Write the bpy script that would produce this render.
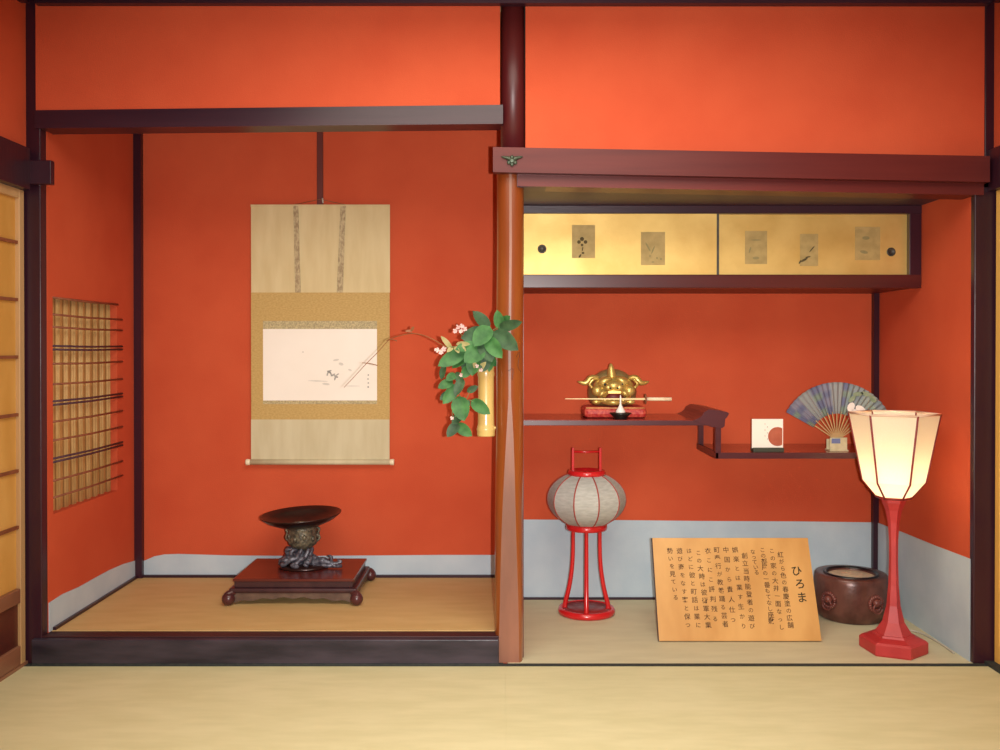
import bpy, bmesh, math, random
from mathutils import Vector, Matrix, Euler
random.seed(7)
PI = math.pi
for _o in list(bpy.data.objects): bpy.data.objects.remove(_o)
S = bpy.context.scene
COL = S.collection

# ---------------------------------------------------------------- camera
FPX, CX, CY = 920.0, 500.0, 355.4
CAM_Y, CAM_H, PITCH = -3.5, 1.2, math.radians(0.4)
cd = bpy.data.cameras.new('camera'); cam = bpy.data.objects.new('camera', cd); COL.objects.link(cam)
cd.sensor_fit = 'HORIZONTAL'; cd.sensor_width = 36.0
cd.lens = FPX / 1000.0 * 36.0
cd.shift_y = -(375.0 - CY) / 1000.0
cd.clip_start = 0.05
cam.location = (0, CAM_Y, CAM_H)
cam.rotation_euler = (PI / 2 - PITCH, 0, 0)
S.camera = cam

# ---------------------------------------------------------------- light and exposure
S.view_settings.view_transform = 'Standard'
S.view_settings.look = 'None'
S.view_settings.gamma = 1.0
S.view_settings.use_curve_mapping = False
S.view_settings.exposure = -0.1
W = bpy.data.worlds.new('world'); S.world = W; W.use_nodes = True
W.node_tree.nodes['Background'].inputs[0].default_value = (1.0, 0.86, 0.7, 1)
W.node_tree.nodes['Background'].inputs[1].default_value = 0.05

def light(name, kind, loc, energy, color, **kw):
    d = bpy.data.lights.new(name, kind); d.energy = energy; d.color = color
    for k, v in kw.items(): setattr(d, k, v)
    o = bpy.data.objects.new(name, d); COL.objects.link(o); o.location = loc
    return o
# the photographer's flash, a few centimetres beside the lens
fl = light('camera_flash', 'SPOT', (0.080, CAM_Y + 0.02, CAM_H - 0.005), 440.0, (1.0, 0.985, 0.95),
           spot_size=math.radians(86), spot_blend=1.0, shadow_soft_size=0.012)
fl.rotation_euler = (PI / 2 - math.radians(1.0), 0, 0)
# warm soft fill under the ceiling, no fixture seen, added to brighten the floor
light('ceiling_fill', 'AREA', (0.1, -1.7, 2.45), 78.0, (1.0, 0.93, 0.78), shape='DISK', size=2.4)

# ---------------------------------------------------------------- measuring helpers
_cm = Matrix.Translation(cam.location) @ cam.rotation_euler.to_matrix().to_4x4()
def _ray(px, py):
    return (_cm.to_3x3() @ Vector(((px - CX) / FPX, -(py - CY) / FPX, -1.0)))
def P(px, py, Y):
    d = _ray(px, py); t = (Y - CAM_Y) / d.y
    return cam.location + d * t
def X(px, Y, py=350): return P(px, py, Y).x
def Z(py, Y, px=500): return P(px, py, Y).z

# ---------------------------------------------------------------- materials
MATS = {}
def srgb(r, g, b):
    f = lambda c: (c / 255 / 12.92) if c / 255 <= 0.04045 else ((c / 255 + 0.055) / 1.055) ** 2.4
    return (f(r), f(g), f(b), 1.0)
def mat(name, c1, c2=None, rough=0.6, scale=8.0, stretch=(1, 1, 1), bump=0.0, bscale=None, metal=0.0, detail=4.0,
        spec=0.5, coat=0.0, lo=0.35, hi=0.65, bstretch=None):
    if name in MATS: return MATS[name]
    m = bpy.data.materials.new(name); m.use_nodes = True
    nt = m.node_tree; b = nt.nodes['Principled BSDF']
    b.inputs['Roughness'].default_value = rough; b.inputs['Metallic'].default_value = metal
    b.inputs['Specular IOR Level'].default_value = spec
    b.inputs['Coat Weight'].default_value = coat; b.inputs['Coat Roughness'].default_value = 0.12
    tc = nt.nodes.new('ShaderNodeTexCoord')
    mp = nt.nodes.new('ShaderNodeMapping'); mp.inputs['Scale'].default_value = stretch
    nt.links.new(tc.outputs['Object'], mp.inputs['Vector'])
    n = nt.nodes.new('ShaderNodeTexNoise'); n.inputs['Scale'].default_value = scale; n.inputs['Detail'].default_value = detail
    nt.links.new(mp.outputs[0], n.inputs['Vector'])
    r = nt.nodes.new('ShaderNodeValToRGB')
    r.color_ramp.elements[0].position = lo; r.color_ramp.elements[1].position = hi
    r.color_ramp.elements[0].color = c1; r.color_ramp.elements[1].color = c2 or c1
    nt.links.new(n.outputs['Fac'], r.inputs['Fac'])
    nt.links.new(r.outputs['Color'], b.inputs['Base Color'])
    if bump:
        n2 = nt.nodes.new('ShaderNodeTexNoise'); n2.inputs['Scale'].default_value = bscale or scale * 6; n2.inputs['Detail'].default_value = 3
        mp2 = nt.nodes.new('ShaderNodeMapping'); mp2.inputs['Scale'].default_value = bstretch or stretch
        nt.links.new(tc.outputs['Object'], mp2.inputs['Vector']); nt.links.new(mp2.outputs[0], n2.inputs['Vector'])
        bp = nt.nodes.new('ShaderNodeBump'); bp.inputs['Strength'].default_value = bump; bp.inputs['Distance'].default_value = 0.01
        nt.links.new(n2.outputs['Fac'], bp.inputs['Height']); nt.links.new(bp.outputs[0], b.inputs['Normal'])
    MATS[name] = m
    return m
def L(r, g, b): return (r, g, b, 1.0)

RED = mat('red_plaster', L(.55, .085, .035), L(.60, .102, .042), .9, 3.0, bump=.12, bscale=260, spec=.15)
DARK = mat('dark_wood', srgb(44, 18, 32), srgb(60, 28, 40), .33, 6, (1, 1, .12), spec=.5, bump=.04, bscale=60)
DARKH = mat('dark_wood_lengthwise', srgb(42, 22, 36), srgb(60, 34, 46), .33, 6, (.1, 1, 1.5), spec=.5, bump=.04, bscale=60)
MAROON = mat('maroon_wood', srgb(82, 28, 28), srgb(102, 40, 36), .4, 7, (.1, 1, 1.6), spec=.3, bump=.03, bscale=60)
MAROONV = mat('maroon_log', srgb(76, 20, 24), srgb(96, 32, 30), .4, 7, (1, 1, .1), spec=.5)
SILLM = mat('black_lacquer_sill', srgb(34, 30, 42), srgb(62, 54, 66), .34, 10, (.4, 1, 2), spec=.5, bump=.05, bscale=90)
TATAMI = mat('tatami', L(.63, .585, .335), L(.69, .64, .385), .75, 5, (1, 4, 1), bump=.25, bscale=240, bstretch=(.25, 3, 1), spec=.2)
TATAMI2 = mat('alcove_tatami', L(.58, .385, .155), L(.63, .43, .185), .75, 5, (1, 4, 1), bump=.25, bscale=240, bstretch=(.25, 3, 1), spec=.2)
TATAMI3 = mat('alcove_mat_grey', L(.60, .55, .36), L(.65, .60, .40), .75, 5, (1, 4, 1), bump=.25, bscale=240, bstretch=(.25, 3, 1), spec=.2)
BORDER = mat('border_cloth', srgb(38, 44, 44), srgb(54, 58, 54), .8, 60)
GREY = mat('blue_grey_paper', srgb(176, 194, 206), srgb(190, 205, 214), .85, 5, bump=.05, bscale=120, spec=.2)
CEIL = mat('ceiling_boards', srgb(120, 84, 52), srgb(140, 100, 64), .6, 6, (.1, 1, 1))
PALEWOOD = mat('pale_wood', srgb(176, 138, 92), srgb(198, 160, 112), .5, 8, (1, 1, .1))
PALEWOODH = mat('pale_wood_h', srgb(118, 74, 54), srgb(160, 112, 84), .35, 8, (1, .1, 1))
SHOJI = mat('aged_paper', srgb(200, 148, 72), srgb(212, 164, 90), .8, 7, (1, 1, .4), spec=.2)
MUNTIN = mat('muntin_wood', srgb(120, 66, 40), srgb(140, 80, 50), .6, 9)
PILLAR = mat('amber_log', srgb(122, 58, 22), srgb(156, 82, 32), .3, 5, (1, 1, .15), spec=.6, coat=.7, bump=.03, bscale=40)
PLANED = mat('planed_face', srgb(124, 84, 68), srgb(150, 102, 82), .42, 9, (1, 1, .25), spec=.35, bump=.06, bscale=70)
GOLD = mat('gold_leaf_paper', srgb(214, 178, 100), srgb(230, 198, 120), .46, 6, bump=.03, bscale=90, metal=.45, spec=.4)
TAN_SILK = mat('pale_silk', srgb(206, 186, 138), srgb(216, 198, 152), .8, 6, (3, 1, .6), bump=.03, bscale=200)
GOLD_SILK = mat('golden_brocade', srgb(182, 150, 86), srgb(198, 166, 102), .7, 90, (1, 1, 2), bump=.05, bscale=300)
GREY_SILK = mat('grey_silk', srgb(196, 184, 148), srgb(206, 196, 162), .8, 6, (3, 1, .6))
BROCADE = mat('silver_brocade', srgb(158, 144, 106), srgb(198, 182, 136), .6, 130, lo=.38, hi=.62)
STRIPM = mat('strip_brocade', srgb(150, 128, 92), srgb(196, 178, 136), .6, 120, (1, 1, .5), lo=.36, hi=.64)
PAPER = mat('white_paper', srgb(244, 236, 224), srgb(248, 241, 230), .85, 4)
INK = mat('grey_ink', srgb(150, 146, 140), srgb(178, 174, 168), .9, 30)
INK2 = mat('brown_ink', srgb(52, 28, 18), srgb(68, 38, 26), .9, 30)
BLACK = mat('black_lacquer', srgb(20, 18, 22), srgb(28, 24, 26), .3, 10)
IVORY = mat('ivory', srgb(236, 222, 190), None, .4)
BRONZE = mat('green_bronze', srgb(80, 76, 66), srgb(124, 118, 98), .45, 60, metal=.35, bump=.4, bscale=90, lo=.4, hi=.6)
BRONZED = mat('dark_bronze', srgb(40, 26, 26), srgb(58, 34, 32), .3, 12, metal=.5)
BRONZEB = mat('blue_bronze', srgb(66, 64, 76), srgb(116, 116, 126), .42, 60, metal=.35, bump=.3, bscale=80, lo=.4, hi=.6)
STANDTOP = mat('stand_red_wood', srgb(80, 28, 24), srgb(100, 40, 32), .28, 8, (.2, 1, 1), coat=.3)
STANDDK = mat('stand_dark_wood', srgb(50, 26, 32), srgb(70, 40, 42), .35, 12)
APRON = mat('stand_apron_wood', srgb(84, 64, 54), srgb(106, 84, 70), .5, 20)
REDLAC = mat('red_lacquer', srgb(196, 28, 32), srgb(206, 38, 40), .25, 8, coat=.3)
REDLAC2 = mat('red_lacquer_lamp', srgb(172, 42, 44), srgb(190, 56, 56), .45, 8)
REDDK = mat('dark_red_lacquer', srgb(120, 30, 32), srgb(140, 42, 40), .3, 8)
GAUZE = mat('lantern_gauze', srgb(168, 169, 162), srgb(186, 187, 180), .75, 30, (1, 1, 4))
RIBPINK = mat('lantern_rib', srgb(160, 70, 62), None, .5)
SIGNW = mat('sign_wood', srgb(192, 142, 80), srgb(212, 164, 100), .32, 4, (1.6, 1.6, .18), spec=.5)
SIGNE = mat('sign_edge', srgb(70, 44, 34), None, .6)
COPPER = mat('brazier_lacquer', srgb(82, 48, 42), srgb(112, 72, 62), .3, 14, metal=.15, bump=.12, bscale=40)
COPPERR = mat('brazier_red', srgb(98, 50, 44), srgb(118, 64, 56), .3, 14)
ASH = mat('ash', srgb(196, 178, 148), srgb(214, 196, 166), .95, 40, bump=.3, bscale=120)
GOLDM = mat('gilded', srgb(204, 172, 92), srgb(222, 192, 114), .3, 12, metal=.55)
GOLDD = mat('dull_gilt', srgb(150, 128, 80), srgb(176, 150, 98), .45, 14, metal=.5, bump=.3, bscale=60)
MOUTH = mat('mouth_red', srgb(130, 40, 36), None, .5)
CUSH = mat('red_brocade', srgb(176, 36, 40), srgb(206, 84, 64), .5, 70, lo=.4, hi=.6, bump=.2, bscale=60)
STEEL = mat('pale_blade', srgb(206, 186, 132), None, .35, metal=.2)
WHITE = mat('white_glaze', srgb(244, 236, 228), None, .3)
ORANGE = mat('orange_print', srgb(170, 84, 58), srgb(182, 96, 70), .7, 30)
GREENDK = mat('dark_green_base', srgb(58, 62, 48), None, .5)
BAMBOO = mat('bamboo', srgb(196, 162, 92), srgb(212, 182, 112), .3, 6, (1, 1, .2), coat=.2)
LEAF = mat('leaf_green', srgb(42, 92, 42), srgb(68, 122, 62), .6, 26)
LEAF2 = mat('leaf_green_dark', srgb(40, 70, 42), srgb(62, 96, 60), .6, 26)
LEAFY = mat('leaf_pale', srgb(150, 146, 92), srgb(180, 168, 120), .6, 30)
STEM = mat('stem_green', srgb(96, 110, 60), srgb(120, 120, 76), .6, 30)
TWIG = mat('twig_brown', srgb(132, 78, 44), srgb(150, 96, 56), .6, 30)
PETAL = mat('petal_pink', srgb(190, 150, 146), srgb(222, 198, 190), .6, 40)
KUGI = mat('verdigris_bronze', srgb(58, 70, 58), srgb(84, 92, 74), .4, 50, metal=.5)
CABLE = mat('grey_cable', srgb(186, 180, 166), None, .5)
REED = mat('pale_reed', srgb(182, 140, 82), srgb(204, 166, 108), .6, 20, (1, 1, .3))
REEDB = mat('window_paper', srgb(182, 128, 70), srgb(200, 148, 88), .8, 16, (1, 1, .3))
ROD = mat('brown_rod', srgb(128, 72, 50), srgb(146, 88, 62), .5, 20)
RODP = mat('dark_rod', srgb(66, 40, 56), srgb(84, 54, 66), .5, 20)
DULLPAP = mat('dull_picture_paper', srgb(170, 148, 92), srgb(186, 162, 104), .7, 30)
IRON = mat('iron', srgb(62, 60, 56), srgb(84, 80, 70), .5, 30, metal=.3)
FANRIB = mat('fan_rib', srgb(184, 152, 104), None, .5)
CLEAR = mat('pale_holder', srgb(186, 176, 140), srgb(206, 196, 160), .3, 30)
BLUEP = mat('blue_print', srgb(104, 116, 160), None, .6)

# translucent lamp paper
def paper_lamp():
    m = bpy.data.materials.new('lamp_paper'); m.use_nodes = True; nt = m.node_tree
    for n in list(nt.nodes):
        if n.type != 'OUTPUT_MATERIAL': nt.nodes.remove(n)
    out = [n for n in nt.nodes if n.type == 'OUTPUT_MATERIAL'][0]
    d = nt.nodes.new('ShaderNodeBsdfDiffuse'); t = nt.nodes.new('ShaderNodeBsdfTranslucent'); mx = nt.nodes.new('ShaderNodeMixShader')
    nz = nt.nodes.new('ShaderNodeTexNoise'); nz.inputs['Scale'].default_value = 40
    rp = nt.nodes.new('ShaderNodeValToRGB'); rp.color_ramp.elements[0].color = srgb(248, 238, 214); rp.color_ramp.elements[1].color = srgb(252, 245, 226)
    nt.links.new(nz.outputs['Fac'], rp.inputs['Fac'])
    nt.links.new(rp.outputs['Color'], d.inputs['Color']); nt.links.new(rp.outputs['Color'], t.inputs['Color'])
    mx.inputs[0].default_value = .42
    nt.links.new(d.outputs[0], mx.inputs[1]); nt.links.new(t.outputs[0], mx.inputs[2]); nt.links.new(mx.outputs[0], out.inputs[0])
    return m
LAMPPAPER = paper_lamp()
def emis(name, c, s):
    m = bpy.data.materials.new(name); m.use_nodes = True; b = m.node_tree.nodes['Principled BSDF']
    b.inputs['Emission Color'].default_value = c; b.inputs['Emission Strength'].default_value = s; b.inputs['Base Color'].default_value = c
    return m
BULB = emis('bulb_glow', L(1, .75, .38), 6.0)
def attr_mat(name, rough=.7):
    m = bpy.data.materials.new(name); m.use_nodes = True; nt = m.node_tree; b = nt.nodes['Principled BSDF']
    a = nt.nodes.new('ShaderNodeVertexColor'); a.layer_name = 'pattern'
    nz = nt.nodes.new('ShaderNodeTexNoise'); nz.inputs['Scale'].default_value = 90
    mx = nt.nodes.new('ShaderNodeMix'); mx.data_type = 'RGBA'; mx.blend_type = 'MULTIPLY'; mx.inputs[0].default_value = .25
    nt.links.new(a.outputs[0], mx.inputs[6]); nt.links.new(nz.outputs['Color'], mx.inputs[7]); nt.links.new(mx.outputs[2], b.inputs['Base Color'])
    b.inputs['Roughness'].default_value = rough
    return m
FANM = attr_mat('fan_plaid')

# ---------------------------------------------------------------- mesh helpers (all coordinates are world metres)
class MB:
    def __init__(s): s.v = []; s.f = []; s.smooth = []
    def add(s, vs, fs, smooth=False):
        k = len(s.v); s.v += [tuple(v) for v in vs]
        for f in fs: s.f.append(tuple(i + k for i in f)); s.smooth.append(smooth)
        return s
    def hexa(s, c):
        """c: 8 corners, bottom ring then top ring"""
        return s.add(c, [(3, 2, 1, 0), (4, 5, 6, 7), (0, 1, 5, 4), (1, 2, 6, 5), (2, 3, 7, 6), (3, 0, 4, 7)])
    def box(s, x0, x1, y0, y1, z0, z1, b=0.0):
        if not b:
            return s.hexa([(x0, y0, z0), (x1, y0, z0), (x1, y1, z0), (x0, y1, z0), (x0, y0, z1), (x1, y0, z1), (x1, y1, z1), (x0, y1, z1)])
        bm = bmesh.new(); bmesh.ops.create_cube(bm, size=1.0)
        for v in bm.verts:
            v.co = Vector(((x0 + x1) / 2 + v.co.x * (x1 - x0), (y0 + y1) / 2 + v.co.y * (y1 - y0), (z0 + z1) / 2 + v.co.z * (z1 - z0)))
        bmesh.ops.bevel(bm, geom=bm.edges[:], offset=b, segments=2, affect='EDGES', profile=.5)
        return s.frombm(bm)
    def frombm(s, bm, smooth=False, M=None):
        bm.verts.index_update()
        vs = [(M @ v.co) if M else v.co.copy() for v in bm.verts]
        fs = [tuple(v.index for v in f.verts) for f in bm.faces]
        bm.free(); return s.add(vs, fs, smooth)
    def prism(s, poly, y0, y1, axis='y'):
        """poly in (x,z) pushed along y (or (y,z) along x, or (x,y) along z)"""
        n = len(poly)
        mk = {'y': lambda a, b, t: (a, t, b), 'x': lambda a, b, t: (t, a, b), 'z': lambda a, b, t: (a, b, t)}[axis]
        vs = [mk(a, b, y0) for a, b in poly] + [mk(a, b, y1) for a, b in poly]
        fs = [tuple(range(n)), tuple(range(2 * n - 1, n - 1, -1))] + [(i + n, (i + 1) % n + n, (i + 1) % n, i) for i in range(n)]
        return s.add(vs, fs)
    def lathe(s, prof, c, n=32, sx=1, sy=1, a0=0.0, smooth=True, caps=True, M=None):
        vs = []; fs = []
        for r, z in prof:
            for i in range(n):
                a = a0 + 2 * PI * i / n
                p = Vector((r * math.cos(a) * sx, r * math.sin(a) * sy, z))
                if M: p = M @ p
                vs.append(p + Vector(c))
        m = len(prof)
        for j in range(m - 1):
            for i in range(n):
                fs.append((j * n + i, j * n + (i + 1) % n, (j + 1) * n + (i + 1) % n, (j + 1) * n + i))
        if caps:
            fs.append(tuple(range(n - 1, -1, -1))); fs.append(tuple(range((m - 1) * n, m * n)))
        return s.add(vs, fs, smooth)
    def tube(s, pts, r, n=8, smooth=True):
        pts = [Vector(p) for p in pts]; m = len(pts)
        rr = r if isinstance(r, (list, tuple)) else [r] * m
        vs = []; fs = []; prev = None
        for k, p in enumerate(pts):
            t = (pts[min(k + 1, m - 1)] - pts[max(k - 1, 0)]).normalized()
            u = prev if prev else (Vector((0, 0, 1)) if abs(t.z) < .9 else Vector((1, 0, 0)))
            u = (u - t * u.dot(t)).normalized(); prev = u; w = t.cross(u)
            for i in range(n):
                a = 2 * PI * i / n; vs.append(p + (u * math.cos(a) + w * math.sin(a)) * rr[k])
        for k in range(m - 1):
            for i in range(n):
                fs.append((k * n + i, k * n + (i + 1) % n, (k + 1) * n + (i + 1) % n, (k + 1) * n + i))
        fs += [tuple(range(n - 1, -1, -1)), tuple(range((m - 1) * n, m * n))]
        return s.add(vs, fs, smooth)
    def ball(s, c, r, sx=1, sy=1, sz=1, n=16, rot=None):
        bm = bmesh.new(); bmesh.ops.create_uvsphere(bm, u_segments=n, v_segments=max(6, n // 2), radius=r)
        M = Matrix.Translation(c) @ (rot.to_matrix().to_4x4() if rot else Matrix()) @ Matrix.Diagonal((sx, sy, sz, 1))
        return s.frombm(bm, True, M)

def spline(pts, n=8):
    pts = [Vector(p) for p in pts]; out = []
    for i in range(len(pts) - 1):
        p0 = pts[max(i - 1, 0)]; p1 = pts[i]; p2 = pts[i + 1]; p3 = pts[min(i + 2, len(pts) - 1)]
        for k in range(n):
            t = k / n
            out.append(.5 * ((2 * p1) + (p2 - p0) * t + (2 * p0 - 5 * p1 + 4 * p2 - p3) * t * t + (-p0 + 3 * p1 - 3 * p2 + p3) * t ** 3))
    out.append(pts[-1]); return out

BASE = {}
def obj(name, mb, m, parent=None, label=None):
    me = bpy.data.meshes.new(name)
    me.from_pydata(mb.v, [], mb.f); me.update()
    me.polygons.foreach_set('use_smooth', mb.smooth)
    bm = bmesh.new(); bm.from_mesh(me); bmesh.ops.recalc_face_normals(bm, faces=bm.faces[:]); bm.to_mesh(me); bm.free()
    me.materials.append(m)
    o = bpy.data.objects.new(name, me); COL.objects.link(o)
    if parent is None:
        xs, ys, zs = zip(*mb.v)
        b = Vector(((min(xs) + max(xs)) / 2, (min(ys) + max(ys)) / 2, min(zs)))
        o.location = b
    else:
        b = BASE[parent.name]; o.parent = parent
    BASE[o.name] = b
    me.transform(Matrix.Translation(-b))
    if label: o['label'] = label
    return o
def tag(o, label, cat, group=None, kind=None):
    o['label'] = label; o['category'] = cat
    if group: o['group'] = group
    if kind: o['kind'] = kind
    return o
def thing(name, loc, label, cat, group=None, kind=None):
    o = bpy.data.objects.new(name, None); COL.objects.link(o); o.location = loc; o.empty_display_size = .05
    BASE[o.name] = Vector(loc)
    return tag(o, label, cat, group, kind)
def struct(name, mb, m, label, cat):
    return tag(obj(name, mb, m), label, cat, kind='structure')
def bx(*a, b=0.0): return MB().box(*a, b=b)

# ================================================================ THE SETTING
BACK = 0.91                      # rear wall of both alcoves
XL, XR = -1.744, 1.806           # side walls of the alcoves
RL, RR = -1.80, 1.876            # side walls of the room in front
CEILZ = 2.60
FLZ = 0.106                      # raised alcove floor
SOFF = 1.815                     # soffit of the shelf alcove
PILX, PILR, PILY = 0.0405, 0.0515, 0.045

# floors
fl_o = struct('floor', bx(RL - .1, RR + .1, -4.6, 0.0, -.10, -.05), CEIL, 'straw tatami floor of the room in front of the alcoves', 'floor')
for k, (x0, x1) in enumerate(((RL, 0.02), (0.02, RR))):
    for j, (y0, y1) in enumerate(((-.91, 0), (-1.82, -.91), (-2.73, -1.82), (-3.64, -2.73), (-4.6, -3.64))):
        mt = obj('tatami_mat', bx(x0 + .0001, x1 - .0001, y0 + .001, y1 - .001, -.05, 0.0), TATAMI, fl_o)
        for yy in (y0 + .016, y1 - .016):
            obj('border_cloth', bx(x0 + .0001, x1 - .0001, yy - .0145, yy + .0145, -.045, .0016), BORDER, mt)
struct('floor', bx(XL - .02, -.005, .070, BACK + .02, FLZ - .05, FLZ), TATAMI2, 'raised ochre tatami floor of the alcove with the hanging scroll', 'floor')
fr = struct('floor', bx(.03, XR + .02, .0, BACK + .02, -.05, 0.0), TATAMI3, 'low straw mat floor of the alcove with the shelves', 'floor')

# sill of the raised alcove
sl = struct('trim_1', bx(X(30, -.02), -.004, -.02, .072, 0.0, FLZ - .008, b=.004), SILLM, 'black lacquered sill beam along the front of the raised alcove', 'sill')
obj('top_moulding', bx(X(33, 0), -.004, .004, .070, FLZ - .009, FLZ - .003, b=.002), mat('sill_top', srgb(50, 20, 24), srgb(64, 28, 32), .55, 8, (.2, 1, 1)), sl)
obj('base_strip', bx(X(31, -.02), -.004, -.024, -.02, 0.0, .008), BORDER, sl)

# rear walls, side walls
struct('wall_back', bx(XL - .06, PILX, BACK, BACK + .06, -.05, 2.5), RED, 'deep red plaster wall behind the hanging scroll', 'wall')
struct('wall_back', bx(PILX, XR + .06, BACK, BACK + .06, -.05, SOFF + .1), RED, 'deep red plaster wall behind the stepped shelves', 'wall')
# side wall with the lattice window opening
WY0, WY1, WZ0, WZ1 = .088, .690, .555, 1.405
wl = MB()
wl.box(XL - .06, XL, .045, WY0, -.05, 2.5); wl.box(XL - .06, XL, WY1, BACK, -.05, 2.5)
wl.box(XL - .06, XL, WY0, WY1, -.05, WZ0); wl.box(XL - .06, XL, WY0, WY1, WZ1, 2.5)
struct('wall_left', wl, RED, 'red plaster side wall of the scroll alcove around the reed lattice', 'wall')
struct('wall_right', bx(XR, XR + .06, .02, BACK, -.05, SOFF + .1), RED, 'red plaster side wall of the shelf alcove beside the lit lamp', 'wall')
struct('wall_partition', bx(.012, .068, .09, BACK, -.05, 2.5), RED, 'red plaster partition behind the round pillar between both alcoves', 'wall')
# small walls above the openings
struct('wall_upper', bx(X(37, 0), -.0, -.003, .06, Z(120, 0), CEILZ), RED, 'red plaster panel above the dark lintel of the scroll alcove', 'wall')
struct('wall_upper', bx(X(525.5, 0), X(985, 0), .004, .06, Z(165, 0), CEILZ), RED, 'red plaster panel above the maroon beam of the shelf alcove', 'wall')
# room side walls above the doors, walls behind the photographer
struct('wall_left', bx(RL - .08, RL, -4.6, .0, 1.95, CEILZ), RED, 'red plaster strip above the sliding door with brown muntins', 'wall')
struct('wall_right', bx(RR, RR + .08, -4.6, .0, 1.95, CEILZ), RED, 'red plaster strip above the golden sliding door', 'wall')
struct('wall_left', bx(RL - .08, RL, -4.6, -1.86, 0, 1.80), RED, 'red plaster wall beyond the sliding door with brown muntins', 'wall')
struct('wall_right', bx(RR, RR + .08, -4.6, -1.86, 0, 1.80), RED, 'red plaster wall beyond the golden sliding door', 'wall')
struct('wall_rear', bx(RL - .08, RR + .08, -4.68, -4.6, -.05, CEILZ), RED, 'red plaster wall of the room facing both alcoves', 'wall')
struct('ceiling', bx(RL - .1, RR + .1, -4.68, .06, CEILZ, CEILZ + .05), CEIL, 'brown board ceiling of the room', 'ceiling')
struct('ceiling', bx(XL - .06, .012, .06, BACK + .06, 2.5, 2.55), CEIL, 'brown board ceiling inside the scroll alcove', 'ceiling')
sf = struct('ceiling', bx(.02, XR + .06, .0, BACK + .06, SOFF, SOFF + .05), mat('soffit_wood', srgb(56, 34, 48), srgb(72, 46, 60), .5, 8, (.1, 1, 1)), 'polished maroon soffit above the golden wall cabinet', 'ceiling')
# ceiling moulding
struct('trim_2', bx(X(36, -.03), X(990, -.03), -.035, .0, Z(3, -.035), CEILZ), DARKH, 'dark ceiling moulding across the top of both red panels', 'moulding')
struct('trim_3', bx(RL, RL + .03, -4.6, -.035, Z(3, -.035), CEILZ), DARKH, 'dark ceiling moulding above the sliding door with brown muntins', 'moulding')
struct('trim_4', bx(RR - .03, RR, -4.6, -.035, Z(3, -.035), CEILZ), DARKH, 'dark ceiling moulding above the golden sliding door', 'moulding')

# corner pillar beside the lattice window
pb = MB(); pb.box(RL - .03, XL - .002, .0, .047, 0.0, CEILZ, b=.003)
struct('trim_5', pb, DARK, 'dark square pillar at the corner beside the reed lattice', 'pillar')
# corner pillar on the lamp's side
pb = MB(); pb.box(XR - .002, RR + .04, .0, .030, 0.0, Z(180, 0), b=.004); pb.box(X(984, 0), RR + .04, .0, .098, Z(180, 0) - .01, CEILZ, b=.004)
struct('trim_6', pb, DARK, 'dark square pillar at the corner beside the lit lamp', 'pillar')
# thin corner posts in the alcoves
struct('trim_7', bx(XL - .002, XL + .036, BACK - .03, BACK + .002, FLZ, 2.5), DARK, 'thin dark corner post in the scroll alcove', 'post')
struct('trim_8', bx(XR - .026, XR + .002, BACK - .03, BACK + .002, 0, SOFF), DARK, 'thin dark corner post in the shelf alcove', 'post')

# lintel of the scroll alcove (slightly out of level, as in the old house)
a = [P(35, 128.5, -.004), P(503, 124, -.004), P(35, 110.5, -.004), P(503, 105, -.004)]
def slab(pl0, pr0, pl1, pr1, y0, y1):
    return MB().hexa([(pl0.x, y0, pl0.z), (pr0.x, y0, pr0.z), (pr0.x, y1, pr0.z), (pl0.x, y1, pl0.z),
                      (pl1.x, y0, pl1.z), (pr1.x, y0, pr1.z), (pr1.x, y1, pr1.z), (pl1.x, y1, pl1.z)])
struct('trim_9', slab(a[0], a[1], a[2], a[3], -.008, .095), DARKH, 'dark lintel beam over the opening of the scroll alcove', 'beam')
# maroon beam over the shelf alcove with the lower rail
a = [P(493, 172, -.045), P(990, 182, -.045), P(493, 147, -.045), P(990, 156, -.045)]
nag = struct('trim_10', slab(*a, -.045, .0), MAROON, 'wide maroon beam with a bronze ornament over the shelf alcove', 'beam')
a = [P(517.5, 186, -.012), P(984, 195, -.012), P(517.5, 171, -.012), P(984, 180, -.012)]
obj('lower_rail', slab(*a, -.012, .10), MAROON, nag)
# bronze nail cover
kc = P(512, 160, -.047)
kb = MB()
kb.ball(kc, .015, 1.15, .45, 1.0, 14)
for sgn in (-1, 1):
    kb.tube(spline([kc + Vector((sgn * .008, -.003, .004)), kc + Vector((sgn * .022, -.004, .008)), kc + Vector((sgn * .040, -.003, .012))], 5), [.009, .0085, .008, .0075, .007, .006, .0055, .005, .004, .003, .0015], 8)
    kb.ball(kc + Vector((sgn * .012, -.004, -.010)), .008, 1, .6, 1, 10)
kb.ball(kc + Vector((0, -.005, -.017)), .008, 1, .6, 1, 10); kb.ball(kc + Vector((0, -.006, .010)), .007, 1, .6, 1, 10)
obj('nail_cover', kb, KUGI, nag, 'verdigris bronze nail cover shaped like a winged flower')
# room beams over the doors
struct('trim_11', bx(RL, RL + .03, -4.6, -.03, 1.80, 1.955), DARK, 'dark beam over the sliding door with brown muntins', 'beam')
struct('trim_12', bx(X(27.5, -.03), X(51.5, -.03), -.03, .0, Z(184, -.03), Z(160, -.03), b=.003), DARK, 'short dark beam end across the pillar beside the reed lattice', 'beam')
struct('trim_13', bx(RR - .022, RR, -4.6, -.002, 1.80, 1.955), DARK, 'dark beam over the golden sliding door', 'beam')
struct('trim_14', bx(RR - .03, RR + .03, -1.86, -.002, 0.0, .012), BORDER, 'dark threshold strip under the golden sliding door', 'threshold')

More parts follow.
